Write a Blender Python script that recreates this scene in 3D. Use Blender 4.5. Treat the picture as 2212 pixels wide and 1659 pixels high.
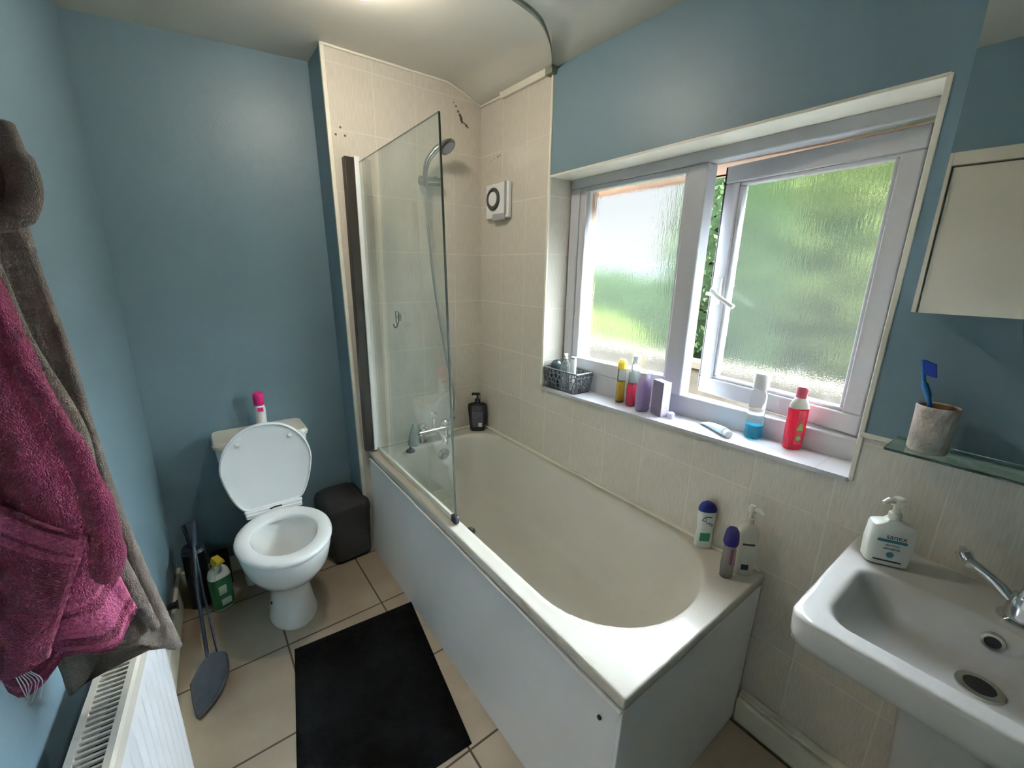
import bpy, bmesh, math, random
from mathutils import Vector, Matrix
random.seed(7)
for o in list(bpy.data.objects): bpy.data.objects.remove(o, do_unlink=True)
SC = bpy.context.scene; COL = SC.collection
R = math.radians; PI = math.pi

# ------------------------------------------------------------------ camera
cd = bpy.data.cameras.new('camera'); cam = bpy.data.objects.new('camera', cd); COL.objects.link(cam)
yaw, pit, rol = -0.6519, -0.2616, 0.0191
fw = Vector((-math.sin(yaw)*math.cos(pit), math.cos(yaw)*math.cos(pit), math.sin(pit)))
rt = Vector((math.cos(yaw), math.sin(yaw), 0)); up = rt.cross(fw)
r2 = rt*math.cos(rol)+up*math.sin(rol); u2 = -rt*math.sin(rol)+up*math.cos(rol)
M = Matrix((r2, u2, -fw)).transposed().to_4x4(); M.translation = Vector((-1.389, -2.1357, 1.531))
cam.matrix_world = M
cd.sensor_fit = 'HORIZONTAL'; cd.sensor_width = 36; cd.lens = 36*917.18/2212; cd.clip_start = .02
SC.camera = cam

# ------------------------------------------------------------------ world, sun, lamp, exposure
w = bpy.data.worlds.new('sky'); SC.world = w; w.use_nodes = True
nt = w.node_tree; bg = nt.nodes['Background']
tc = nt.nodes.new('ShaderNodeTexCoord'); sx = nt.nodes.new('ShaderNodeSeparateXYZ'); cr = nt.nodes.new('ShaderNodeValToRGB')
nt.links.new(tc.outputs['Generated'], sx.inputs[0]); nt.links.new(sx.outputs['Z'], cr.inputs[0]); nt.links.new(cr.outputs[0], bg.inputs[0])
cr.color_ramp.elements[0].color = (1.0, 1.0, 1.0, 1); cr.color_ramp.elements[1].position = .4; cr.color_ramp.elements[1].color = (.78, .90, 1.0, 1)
mr_ = nt.nodes.new('ShaderNodeMapRange'); mr_.interpolation_type = 'SMOOTHSTEP'   # sky boosted overhead to light the room, kept dim at the horizon
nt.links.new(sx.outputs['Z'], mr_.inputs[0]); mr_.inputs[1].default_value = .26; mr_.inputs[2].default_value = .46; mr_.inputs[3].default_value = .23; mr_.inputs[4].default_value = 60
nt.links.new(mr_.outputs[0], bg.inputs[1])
sd = bpy.data.lights.new('sun', 'SUN'); so = bpy.data.objects.new('sun', sd); COL.objects.link(so)
sd.energy = 3.0; sd.angle = R(3); sd.color = (1, .93, .80)
so.rotation_euler = Vector((.45, .50, -.85)).to_track_quat('-Z', 'Y').to_euler()
vs = SC.view_settings; vs.view_transform = 'Standard'; vs.look = 'None'; vs.exposure = 2.2; vs.gamma = 1; vs.use_curve_mapping = False
LAMP_W = 21
cy = SC.cycles; cy.max_bounces = 14; cy.diffuse_bounces = 8; cy.glossy_bounces = 6; cy.transmission_bounces = 12; cy.transparent_max_bounces = 16

# ------------------------------------------------------------------ materials
def mat(name, col, rough=.5, metal=0, var=0, vs_=8, bump=0, bs=60, spec=.5, trans=0, ior=1.45, emit=0, sheen=0, coat=0, alpha=1, stretch=None):
    m = bpy.data.materials.new(name); m.use_nodes = True; n = m.node_tree.nodes; l = m.node_tree.links
    p = n['Principled BSDF']; c = (*col, 1)
    p.inputs['Base Color'].default_value = c; p.inputs['Roughness'].default_value = rough; p.inputs['Metallic'].default_value = metal
    p.inputs['Specular IOR Level'].default_value = spec; p.inputs['Transmission Weight'].default_value = trans; p.inputs['IOR'].default_value = ior
    p.inputs['Alpha'].default_value = alpha
    if emit: p.inputs['Emission Color'].default_value = c; p.inputs['Emission Strength'].default_value = emit
    if sheen: p.inputs['Sheen Weight'].default_value = sheen; p.inputs['Sheen Roughness'].default_value = .4
    if coat: p.inputs['Coat Weight'].default_value = coat; p.inputs['Coat Roughness'].default_value = .08
    t = n.new('ShaderNodeTexCoord'); src = t.outputs['Object']
    if stretch:
        mp = n.new('ShaderNodeMapping'); mp.inputs['Scale'].default_value = stretch; l.new(src, mp.inputs[0]); src = mp.outputs[0]
    if var:
        no = n.new('ShaderNodeTexNoise'); no.inputs['Scale'].default_value = vs_; no.inputs['Detail'].default_value = 5; l.new(src, no.inputs['Vector'])
        r = n.new('ShaderNodeValToRGB'); l.new(no.outputs[0], r.inputs[0]); r.color_ramp.elements[0].position = .3; r.color_ramp.elements[1].position = .7
        r.color_ramp.elements[0].color = (*[x*(1-var) for x in col], 1); r.color_ramp.elements[1].color = (*[min(1, x*(1+var)) for x in col], 1)
        l.new(r.outputs[0], p.inputs['Base Color'])
    if bump:
        no = n.new('ShaderNodeTexNoise'); no.inputs['Scale'].default_value = bs; no.inputs['Detail'].default_value = 3; l.new(src, no.inputs['Vector'])
        b = n.new('ShaderNodeBump'); b.inputs['Strength'].default_value = bump; b.inputs['Distance'].default_value = .01
        l.new(no.outputs[0], b.inputs['Height']); l.new(b.outputs[0], p.inputs['Normal'])
    return m

def tilemat(name, c1, c2, grout, tw, th, mort, rough, bias=0, streak=True, bumpy=.15, vsc=6):
    """square-set tiles driven by the UV map in metres"""
    m = bpy.data.materials.new(name); m.use_nodes = True; n = m.node_tree.nodes; l = m.node_tree.links; p = n['Principled BSDF']
    uv = n.new('ShaderNodeTexCoord').outputs['UV']
    br = n.new('ShaderNodeTexBrick'); br.offset = 0; br.squash = 1; l.new(uv, br.inputs['Vector'])
    br.inputs['Scale'].default_value = 1; br.inputs['Brick Width'].default_value = tw; br.inputs['Row Height'].default_value = th
    br.inputs['Mortar Size'].default_value = mort; br.inputs['Mortar Smooth'].default_value = .2; br.inputs['Bias'].default_value = bias
    br.inputs['Mortar'].default_value = (*grout, 1)
    mp = n.new('ShaderNodeMapping'); mp.inputs['Scale'].default_value = (9, .8, 1) if streak else (1, 1, 1); l.new(uv, mp.inputs[0])
    no = n.new('ShaderNodeTexNoise'); no.inputs['Scale'].default_value = vsc; no.inputs['Detail'].default_value = 6; l.new(mp.outputs[0], no.inputs['Vector'])
    rp = n.new('ShaderNodeValToRGB'); l.new(no.outputs[0], rp.inputs[0]); rp.color_ramp.elements[0].position = .35; rp.color_ramp.elements[1].position = .68
    rp.color_ramp.elements[0].color = (*c1, 1); rp.color_ramp.elements[1].color = (*c2, 1)
    l.new(rp.outputs[0], br.inputs['Color1']); l.new(rp.outputs[0], br.inputs['Color2']); l.new(br.outputs['Color'], p.inputs['Base Color'])
    mr = n.new('ShaderNodeMapRange'); l.new(br.outputs['Fac'], mr.inputs[0]); mr.inputs[3].default_value = rough; mr.inputs[4].default_value = .8
    l.new(mr.outputs[0], p.inputs['Roughness'])
    b = n.new('ShaderNodeBump'); b.invert = True; b.inputs['Strength'].default_value = .5; b.inputs['Distance'].default_value = .002; l.new(br.outputs['Fac'], b.inputs['Height'])
    b2 = n.new('ShaderNodeBump'); b2.inputs['Strength'].default_value = bumpy; b2.inputs['Distance'].default_value = .002
    no2 = n.new('ShaderNodeTexNoise'); no2.inputs['Scale'].default_value = 7; l.new(uv, no2.inputs['Vector']); l.new(no2.outputs[0], b2.inputs['Height'])
    l.new(b.outputs[0], b2.inputs['Normal']); l.new(b2.outputs[0], p.inputs['Normal'])
    return m

BLUE = mat('duck_egg_paint', (.172, .258, .305), .42, var=.04, vs_=2, bump=.06, bs=180)
CEIL = mat('cream_ceiling_paint', (.62, .59, .51), .6, var=.03, vs_=2)
TILE = tilemat('cream_wall_tile', (.545, .495, .415), (.62, .575, .50), (.62, .58, .50), 1, 1, .011, .18)
# wall tiles use a UV map counted in tiles; the floor uses metres
FLOOR = tilemat('tan_floor_tile', (.54, .435, .325), (.66, .545, .425), (.15, .11, .075), .4, .397, .004, .38, streak=False, bumpy=.3, vsc=5)
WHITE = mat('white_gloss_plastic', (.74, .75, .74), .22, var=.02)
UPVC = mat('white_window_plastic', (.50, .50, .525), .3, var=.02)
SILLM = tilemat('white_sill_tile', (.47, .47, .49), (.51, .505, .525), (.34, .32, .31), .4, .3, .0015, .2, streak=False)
CREAM = mat('cream_gloss_trim', (.72, .68, .57), .35, var=.04, vs_=20)
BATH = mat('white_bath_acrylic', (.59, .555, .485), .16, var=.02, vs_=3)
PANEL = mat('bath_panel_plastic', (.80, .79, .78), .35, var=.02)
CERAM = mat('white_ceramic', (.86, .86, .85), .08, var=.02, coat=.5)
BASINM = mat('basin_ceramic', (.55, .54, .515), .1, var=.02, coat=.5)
SEATM = mat('white_seat_plastic', (.85, .86, .88), .25)
CERAM_IN = mat('creamy_ceramic', (.74, .70, .62), .1, coat=.4)
CHROME = mat('chrome', (.72, .73, .74), .12, metal=1)
DULLCHROME = mat('dull_chrome', (.27, .28, .275), .22, metal=1)
HOSE = mat('ribbed_steel_hose', (.36, .38, .37), .3, metal=1, bump=.5, bs=400)
BLACK = mat('black_plastic', (.012, .012, .013), .35)
BIN = mat('dark_grey_woven_plastic', (.035, .035, .037), .5, bump=.5, bs=250)
NAVY = mat('near_black_navy_plastic', (.012, .016, .024), .4)
SLATE = mat('slate_grey_plastic', (.030, .032, .039), .5, var=.15, vs_=30)
MAT = mat('black_pile_fabric', (.0055, .0055, .006), .95, var=.5, vs_=25, bump=.9, bs=500, spec=.15)
DARK = mat('dark_rubber', (.035, .030, .024), .4)
PINK = mat('faded_magenta_terry', (.47, .068, .165), .95, var=.25, vs_=35, bump=1.0, bs=520, spec=.05, sheen=.25)
PINKB = mat('magenta_woven_band', (.58, .13, .26), .8, var=.15, vs_=60, bump=.6, bs=300, spec=.1, sheen=.2)
BROWN = mat('taupe_brown_terry', (.36, .285, .235), .95, var=.22, vs_=30, bump=1.0, bs=520, spec=.05, sheen=.3)
RADM = mat('radiator_enamel', (.80, .81, .83), .3)
RADG = mat('radiator_grille_enamel', (.62, .58, .50), .4)
SHADE = mat('dark_gap_shade', (.02, .02, .022), .9)
DOORM = mat('cream_door_paint', (.66, .60, .49), .4, var=.03, vs_=3)
PKCAP = mat('hot_pink_plastic', (.62, .02, .16), .3)
YELLOW = mat('yellow_plastic', (.75, .52, .04), .35)
GREEN = mat('green_label', (.03, .16, .07), .4)
LTEXT = mat('pale_label_print', (.6, .68, .6), .5)
DBLUE = mat('deep_blue_plastic', (.015, .025, .20), .3)
PURPLE = mat('dark_violet_plastic', (.018, .008, .10), .25)
WBOT = mat('white_bottle_plastic', (.72, .73, .68), .3)
CBOT = mat('cream_bottle_plastic', (.62, .60, .52), .3)
TEALP = mat('teal_print', (.03, .18, .25), .4)
DPRINT = mat('dark_print', (.02, .03, .05), .5)
GPRINT = mat('green_print', (.03, .20, .11), .4)
MPRINT = mat('plum_print', (.12, .03, .06), .5)
GLASSG = mat('greenish_shelf_glass', (.62, .82, .76), .03, trans=1, ior=1.5)
CLEAR = mat('clear_plastic', (.93, .96, .95), .05, trans=1, ior=1.3)
TOOTH = mat('blue_brush_plastic', (.01, .12, .34), .3)
BRIST = mat('blue_bristles', (.01, .04, .35), .8)
STONE = mat('mottled_pinkish_stone', (.50, .43, .38), .6, var=.22, vs_=28, bump=.5, bs=90)
CORK = mat('brown_inside_glaze', (.30, .16, .08), .5)
BRICK = tilemat('orange_brick', (.50, .24, .13), (.62, .33, .20), (.5, .45, .38), .225, .075, .01, .9, streak=False)
PEACH = mat('peach_eaves_paint', (.24, .15, .10), .7, var=.05)
LEAF = mat('green_leaves', (.0078, .0118, .0048), .9, spec=0, var=.55, vs_=4)
LEAF2 = mat('yellow_green_leaves', (.0150, .0175, .0060), .9, spec=0, var=.4, vs_=4)
LEAF3 = mat('lime_leaves', (.026, .032, .008), .9, spec=0, var=.4, vs_=4)
LEAFCORE = mat('dark_leaf_core', (.003, .0048, .0022), .9, spec=0, var=.4, vs_=6, bump=1, bs=12)  # darker solid mass filling the inside of the foliage
LAWN = mat('lawn', (.006, .0085, .0025), .9, spec=0, var=.35, vs_=6)
PAVE = mat('pale_paving', (.018, .0165, .0145), .9, spec=0, var=.15, vs_=5)
REND = mat('white_render', (.02, .02, .02), .9, spec=0)
GREYP = mat('grey_shutter_plastic', (.33, .34, .35), .5)
RING = mat('charcoal_ring', (.06, .062, .062), .5)
MOULD = mat('mould_stain', (.13, .11, .07), .9, var=.3, vs_=90)
CRACK = mat('grey_green_trunking', (.20, .215, .17), .5, var=.12, vs_=15)
WATER = mat('still_water', (.72, .68, .58), .03, trans=.4)
RED = mat('red_gel', (.72, .03, .07), .1, trans=.55, ior=1.33)
REDL = mat('red_label_print', (.45, .03, .05), .4, var=.4, vs_=80)
CYAN = mat('cyan_mouthwash', (.0, .42, .62), .05, trans=.6, ior=1.33)
LILAC = mat('lilac_plastic', (.52, .40, .62), .15, trans=.5, ior=1.35)
LILACB = mat('grey_lilac_card', (.22, .18, .26), .5, var=.1, vs_=50)
LILACS = mat('pale_lilac_card', (.66, .60, .74), .5)
MAUVE = mat('dull_red_plastic', (.36, .05, .09), .3)
AMBER = mat('amber_plastic', (.60, .36, .03), .25, trans=.3)
CLIN = mat('clear_tinted_plastic', (.80, .88, .86), .08, trans=.85, ior=1.3)
STEEL = mat('satin_steel', (.5, .48, .43), .3, metal=1)

MIRROR = mat('mirror_silver', (.80, .82, .80), .015, metal=1)

def frosted(name, streak, rough, bumpd):
    m = bpy.data.materials.new(name); m.use_nodes = True; n = m.node_tree.nodes; l = m.node_tree.links
    for x in list(n):
        if x.type == 'BSDF_PRINCIPLED': n.remove(x)
    out = [x for x in n if x.type == 'OUTPUT_MATERIAL'][0]
    g = n.new('ShaderNodeBsdfGlass'); g.inputs['Roughness'].default_value = rough; g.inputs['IOR'].default_value = 1.35; g.inputs[0].default_value = (.97, .985, .98, 1)
    t = n.new('ShaderNodeTexCoord'); mp = n.new('ShaderNodeMapping'); mp.inputs['Scale'].default_value = (1, 1, streak); l.new(t.outputs['Object'], mp.inputs[0])
    no = n.new('ShaderNodeTexNoise'); no.inputs['Scale'].default_value = 150; no.inputs['Detail'].default_value = 3; l.new(mp.outputs[0], no.inputs['Vector'])
    vo = n.new('ShaderNodeTexNoise'); vo.inputs['Scale'].default_value = 230; vo.inputs['Detail'].default_value = 2; l.new(t.outputs['Object'], vo.inputs['Vector'])
    b = n.new('ShaderNodeBump'); b.inputs['Strength'].default_value = 1; b.inputs['Distance'].default_value = bumpd; l.new(no.outputs[0], b.inputs['Height'])
    b2 = n.new('ShaderNodeBump'); b2.inputs['Strength'].default_value = .8; b2.inputs['Distance'].default_value = .00035; l.new(vo.outputs[0], b2.inputs['Height']); l.new(b.outputs[0], b2.inputs['Normal'])
    l.new(b2.outputs[0], g.inputs['Normal'])
    tl = n.new('ShaderNodeBsdfTranslucent'); mx = n.new('ShaderNodeMixShader'); mx.inputs[0].default_value = .004   # milky haze mixed into the shader to pale the panes
    l.new(g.outputs[0], mx.inputs[1]); l.new(tl.outputs[0], mx.inputs[2]); l.new(mx.outputs[0], out.inputs[0])
    return m
FROST = frosted('rain_textured_glass', .16, .075, .0008)
def sheetglass(name, tint):
    m = bpy.data.materials.new(name); m.use_nodes = True; n = m.node_tree.nodes; l = m.node_tree.links
    for x in list(n):
        if x.type == 'BSDF_PRINCIPLED': n.remove(x)
    out = [x for x in n if x.type == 'OUTPUT_MATERIAL'][0]
    tr = n.new('ShaderNodeBsdfTransparent'); tr.inputs[0].default_value = tint; gl = n.new('ShaderNodeBsdfGlossy'); gl.inputs['Roughness'].default_value = .03
    lw = n.new('ShaderNodeLayerWeight'); fr = n.new('ShaderNodeMath'); fr.operation = 'POWER'; fr.inputs[1].default_value = 3.5; l.new(lw.outputs['Facing'], fr.inputs[0]); mx = n.new('ShaderNodeMixShader')
    df = n.new('ShaderNodeBsdfDiffuse'); df.inputs[0].default_value = (.75, .82, .78, 1); m2 = n.new('ShaderNodeMixShader')   # limescale film
    no = n.new('ShaderNodeTexNoise'); no.inputs['Scale'].default_value = 3.5; t = n.new('ShaderNodeTexCoord'); l.new(t.outputs['Object'], no.inputs['Vector'])
    mr = n.new('ShaderNodeMapRange'); l.new(no.outputs[0], mr.inputs[0]); mr.inputs[1].default_value = .3; mr.inputs[2].default_value = .7; mr.inputs[3].default_value = .02; mr.inputs[4].default_value = .12
    l.new(mr.outputs[0], m2.inputs[0]); l.new(tr.outputs[0], m2.inputs[1]); l.new(df.outputs[0], m2.inputs[2])
    l.new(fr.outputs[0], mx.inputs[0]); l.new(m2.outputs[0], mx.inputs[1]); l.new(gl.outputs[0], mx.inputs[2]); l.new(mx.outputs[0], out.inputs[0])
    return m
SCREEN = sheetglass('shower_screen_glass', (.955, .975, .945, 1))
EDGEG = mat('dark_green_glass_edge', (.075, .095, .075), .25)

# ------------------------------------------------------------------ mesh helpers
class MB:
    def __init__(s): s.v = []; s.f = []; s.m = []; s.uv = {}
    def face(s, idx, mi=0, uv=None):
        s.f.append(tuple(idx)); s.m.append(mi)
        if uv: s.uv[len(s.f)-1] = uv
    def quad(s, pts, mi=0, uv=None):
        b = len(s.v); s.v += [tuple(p) for p in pts]; s.face(range(b, b+len(pts)), mi, uv)
    def box(s, x0, x1, y0, y1, z0, z1, mi=0):
        s.hexa([(x0, y0, z0), (x1, y0, z0), (x1, y1, z0), (x0, y1, z0), (x0, y0, z1), (x1, y0, z1), (x1, y1, z1), (x0, y1, z1)], mi)
    def hexa(s, p, mi=0):
        b = len(s.v); s.v += [tuple(q) for q in p]
        for q in ((0, 3, 2, 1), (4, 5, 6, 7), (0, 1, 5, 4), (1, 2, 6, 5), (2, 3, 7, 6), (3, 0, 4, 7)): s.face([b+i for i in q], mi)
    def loft(s, rings, closed=True, c0=True, c1=True, mi=0):
        b = len(s.v); n = len(rings[0])
        for r in rings: s.v += [tuple(p) for p in r]
        for i in range(len(rings)-1):
            for j in range(n if closed else n-1):
                k = (j+1) % n; s.face((b+i*n+j, b+i*n+k, b+(i+1)*n+k, b+(i+1)*n+j), mi)
        if c0: s.face([b+j for j in range(n)][::-1], mi)
        if c1: s.face([b+(len(rings)-1)*n+j for j in range(n)], mi)
    def lathe(s, prof, n=28, c=(0, 0, 0), axis='z', c0=True, c1=True, mi=0, rot=None):
        rings = []
        for r, h in prof:
            ring = []
            for i in range(n):
                a = 2*PI*i/n; x, y = r*math.cos(a), r*math.sin(a)
                p = {'z': (x, y, h), 'y': (x, h, -y), 'x': (h, x, y)}[axis]; p = Vector(p)
                if rot: p = rot @ p
                ring.append(p+Vector(c))
            rings.append(ring)
        s.loft(rings, True, c0, c1, mi)
    def tube(s, pts, r, n=12, mi=0, caps=True):
        P = [Vector(p) for p in pts]; rings = []; prev = None
        for i, p in enumerate(P):
            t = (P[min(i+1, len(P)-1)]-P[max(i-1, 0)]).normalized()
            if prev is None: a = t.orthogonal().normalized()
            else: a = (prev-t*prev.dot(t)).normalized()
            prev = a; b_ = t.cross(a); rr = r[i] if isinstance(r, (list, tuple)) else r
            rings.append([p+(a*math.cos(2*PI*j/n)+b_*math.sin(2*PI*j/n))*rr for j in range(n)])
        s.loft(rings, True, caps, caps, mi)
    def build(s, name, mats, parent=None, bevel=0, seg=2, sub=0, ang=35, smooth=True, solid=0):
        me = bpy.data.meshes.new(name); me.from_pydata(s.v, [], s.f)
        ms = mats if isinstance(mats, (list, tuple)) else [mats]
        for m in ms: me.materials.append(m)
        for i, p in enumerate(me.polygons): p.material_index = s.m[i]
        if s.uv:
            ul = me.uv_layers.new(name='UVMap')
            for i, p in enumerate(me.polygons):
                if i in s.uv:
                    for k, li in enumerate(p.loop_indices): ul.data[li].uv = s.uv[i][k]
        me.validate(); bm = bmesh.new(); bm.from_mesh(me)
        if not s.uv: bmesh.ops.recalc_face_normals(bm, faces=bm.faces)
        bm.to_mesh(me); bm.free()
        if smooth:
            for p in me.polygons: p.use_smooth = True
            me.set_sharp_from_angle(angle=R(ang))
        o = bpy.data.objects.new(name, me); COL.objects.link(o)
        if parent: o.parent = parent
        if solid: md = o.modifiers.new('s', 'SOLIDIFY'); md.thickness = solid; md.offset = 0
        if bevel: md = o.modifiers.new('b', 'BEVEL'); md.width = bevel; md.segments = seg; md.limit_method = 'ANGLE'; md.angle_limit = R(40)
        if sub: md = o.modifiers.new('d', 'SUBSURF'); md.levels = sub; md.render_levels = sub
        return o
def thing(name, label, cat, loc=(0, 0, 0), rz=0, group=None):
    o = bpy.data.objects.new(name, None); COL.objects.link(o); o.empty_display_size = .05
    o.location = loc; o.rotation_euler = (0, 0, rz); o['label'] = label; o['category'] = cat
    if group: o['group'] = group
    return o
def tag(o, label, cat, group=None, kind=None):
    o['label'] = label; o['category'] = cat
    if group: o['group'] = group
    if kind: o['kind'] = kind
    return o
def struct(o, label=None, cat=None):
    o['kind'] = 'structure'
    if label: o['label'] = label
    if cat: o['category'] = cat
    return o
def bx(name, m, x0, x1, y0, y1, z0, z1, parent=None, bevel=.002, seg=2):
    b = MB(); b.box(x0, x1, y0, y1, z0, z1); return b.build(name, m, parent, bevel, seg)
def rring(x0, x1, y0, y1, z, r, na=8, ne=6):
    """rounded-rectangle ring; r = radii at (x0,y0),(x1,y0),(x1,y1),(x0,y1); z number or function(x,y)"""
    if not isinstance(r, (tuple, list)): r = (r,)*4
    c = [((x0+r[0], y0+r[0]), PI, r[0]), ((x1-r[1], y0+r[1]), 1.5*PI, r[1]), ((x1-r[2], y1-r[2]), 0, r[2]), ((x0+r[3], y1-r[3]), .5*PI, r[3])]
    arcs = [[(cx+rr*math.cos(a+.5*PI*i/na), cy+rr*math.sin(a+.5*PI*i/na)) for i in range(na+1)] for (cx, cy), a, rr in c]
    out = []
    for k in range(4):
        out += arcs[k]; p, q = arcs[k][-1], arcs[(k+1) % 4][0]
        out += [(p[0]+(q[0]-p[0])*i/ne, p[1]+(q[1]-p[1])*i/ne) for i in range(1, ne)]
    return [(x, y, z(x, y) if callable(z) else z) for x, y in out]
def sring(cx, cy, z, rx, ry, p=2., n=32):
    out = []
    for i in range(n):
        a = 2*PI*i/n; c, s_ = math.cos(a), math.sin(a)
        out.append((cx+rx*math.copysign(abs(c)**(2/p), c), cy+ry*math.copysign(abs(s_)**(2/p), s_), z))
    return out
def shape(prof, p=2., n=32, cx=0, cy=0):
    """prof: (z, rx, ry) list -> rings"""
    return [sring(cx, cy, z, rx, ry, p, n) for z, rx, ry in prof]
def arc(c, r, a0, a1, n, plane='yz'):
    out = []
    for i in range(n+1):
        a = a0+(a1-a0)*i/n; u, v = r*math.cos(a), r*math.sin(a)
        out.append({'yz': (c[0], c[1]+u, c[2]+v), 'xz': (c[0]+u, c[1], c[2]+v), 'xy': (c[0]+u, c[1]+v, c[2])}[plane])
    return out
def text(body, size, m, parent, loc, rot, name='label_text', ext=.0003):
    c = bpy.data.curves.new(name, 'FONT'); c.body = body; c.size = size; c.extrude = ext; c.align_x = 'CENTER'; c.align_y = 'CENTER'; c.materials.append(m)
    tmp = bpy.data.objects.new('tmp', c); COL.objects.link(tmp); bpy.context.view_layer.update(); me = bpy.data.meshes.new_from_object(tmp.evaluated_get(bpy.context.evaluated_depsgraph_get())); bpy.data.objects.remove(tmp); o = bpy.data.objects.new(name, me); COL.objects.link(o); o.parent = parent; o.location = loc; o.rotation_euler = rot; return o
def smooth_path(pts, n=8):
    P = [Vector(p) for p in pts]; out = []
    for i in range(len(P)-1):
        p0, p1, p2, p3 = P[max(i-1, 0)], P[i], P[i+1], P[min(i+2, len(P)-1)]
        for k in range(n):
            t = k/n; out.append(.5*((2*p1)+(-p0+p2)*t+(2*p0-5*p1+4*p2-p3)*t*t+(-p0+3*p1-3*p2+p3)*t**3))
    out.append(P[-1]); return out

# ================================================================== SETTING
XE_T, XE_B = -.793, -.757        # left edge of the tiled wall, top and bottom
def xl(y): return -1.604-.055*(.225-y)
def wally(u):                     # y -> tile column count
    pts = [(.4, -2), (0, 0), (-.2, 1), (-1.19, 6), (-1.404, 7), (-1.613, 8), (-1.826, 9), (-2.042, 10), (-3.2, 15.4)]
    for (a, ta), (b, tb) in zip(pts, pts[1:]):
        if b <= u <= a: return ta+(tb-ta)*(u-a)/(b-a)
    return 15
def tz(z): return (z-.092)/.253+20
def sillz(y): return .962+(-.57-y)*.030
def headz(y): return 1.940+(-.57-y)*.013

# floor
b = MB(); b.quad([(-1.75, -2.9, 0), (.1, -2.9, 0), (.1, .3, 0), (-1.75, .3, 0)], 0, [(-1.75+2.05, -2.9+4.415), (.1+2.05, -2.9+4.415), (.1+2.05, .3+4.415), (-1.75+2.05, .3+4.415)])
o = b.build('floor', FLOOR); md = o.modifiers.new('s', 'SOLIDIFY'); md.thickness = .1; md.offset = -1; struct(o, 'tan square stone-look floor tiles with dark grout', 'floor')
# ceiling: a slightly uneven slab that dips over the far end of the bath
xs = [-1.8, -.8, -.5, -.19, 0, .32]; ys = [.45, .1, 0, -.3, -.6, -1.2, -3.0]
def cz(x, y):
    base = 2.385+.045*max(0, min(1, (x+1.6)/.8))*max(0, min(1, (y+.9)/.9))
    d = max(0, min(1, (x+.19)/.19)); d = d*d*(3-2*d)
    return base*(1-d)+2.362*d if x > -.19 else base
b = MB(); 
XN = [-1.8+2.12*i/60 for i in range(61)]; YN = [.45-3.45*i/60 for i in range(61)]
lo = [[(x, y, cz(x, y)) for x in XN] for y in YN]; b.loft(lo, False, False, False)
b.loft([[(x, y, 2.62) for x in XN] for y in YN][::-1], False, False, False)
o = b.build('ceiling', CEIL); struct(o, 'cream painted ceiling, lit by a lamp above the frame', 'ceiling')
# blue back wall behind the toilet
b = MB(); b.box(-1.9, -.60, .225, .40, -.1, 2.6); struct(b.build('wall_back', BLUE), 'blue painted wall behind the toilet', 'wall')
# tiled wall at the tap end, a boxed-out block with a blue side
b = MB()
p = [(XE_B, 0, 0), (.0, 0, 0), (.0, .24, 0), (XE_B, .24, 0), (XE_T, 0, 2.6), (.0, 0, 2.6), (.0, .24, 2.6), (XE_T, .24, 2.6)]
def uvt(x, z): return ((x+.0)/.2+20.0+.1, tz(z))
def uvf(x, z):
    return (40+(x+.172)/.2035+0.0, tz(z))
b.quad([p[0], p[1], p[5], p[4]], 0, [uvf(XE_B, 0), uvf(0, 0), uvf(0, 2.6), uvf(XE_T, 2.6)])
b.quad([p[3], p[0], p[4], p[7]], 1, [(0, 0)]*4)
struct(b.build('wall_tap_end', [TILE, BLUE], smooth=False), 'cream tiled wall at the tap end of the bath', 'wall')
b = MB(); b.hexa([(XE_B-.006, -.006, 0), (XE_B+.012, -.006, 0), (XE_B+.012, .01, 0), (XE_B-.006, .01, 0), (XE_T-.006, -.006, 2.45), (XE_T+.012, -.006, 2.45), (XE_T+.012, .01, 2.45), (XE_T-.006, .01, 2.45)])
struct(b.build('trim_1', CREAM, bevel=.003), 'cream edge strip down the corner of the tiled wall', 'trim')
# window wall (x = 0 .. .29)
b = MB(); T = .29
def wq(y0, y1, z0a, z0b, z1a, z1b, mi):
    """front face between y0 (far, larger) and y1; z at y0 is a, at y1 is b"""
    b.quad([(0, y0, z0a), (0, y1, z0b), (0, y1, z1b), (0, y0, z1a)], mi, [(wally(y0), tz(z0a)), (wally(y1), tz(z0b)), (wally(y1), tz(z1b)), (wally(y0), tz(z1a))])
def wtile(y0, y1, z0, z1a, z1b):
    br_ = [y0]+[k for k in (-.2, -1.19, -1.404, -1.613, -1.826, -2.042) if y1 < k < y0]+[y1]
    for a, c in zip(br_, br_[1:]):
        f = lambda y: z1a+(z1b-z1a)*(y-y0)/(y1-y0)
        wq(a, c, z0, z0, f(a), f(c), 0)
YF, YN_ = -.57, -1.855
wtile(0, YF, 0, 2.6, 2.6); wtile(YF, YN_, 0, sillz(YF)-.012, sillz(YN_)-.012); wtile(YN_, -3.0, 0, 1.128, 1.128)
wq(YF, YN_, headz(YF), headz(YN_), 2.6, 2.6, 1); wq(YN_, -3.0, 1.128, 1.128, 2.6, 2.6, 1)
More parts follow.
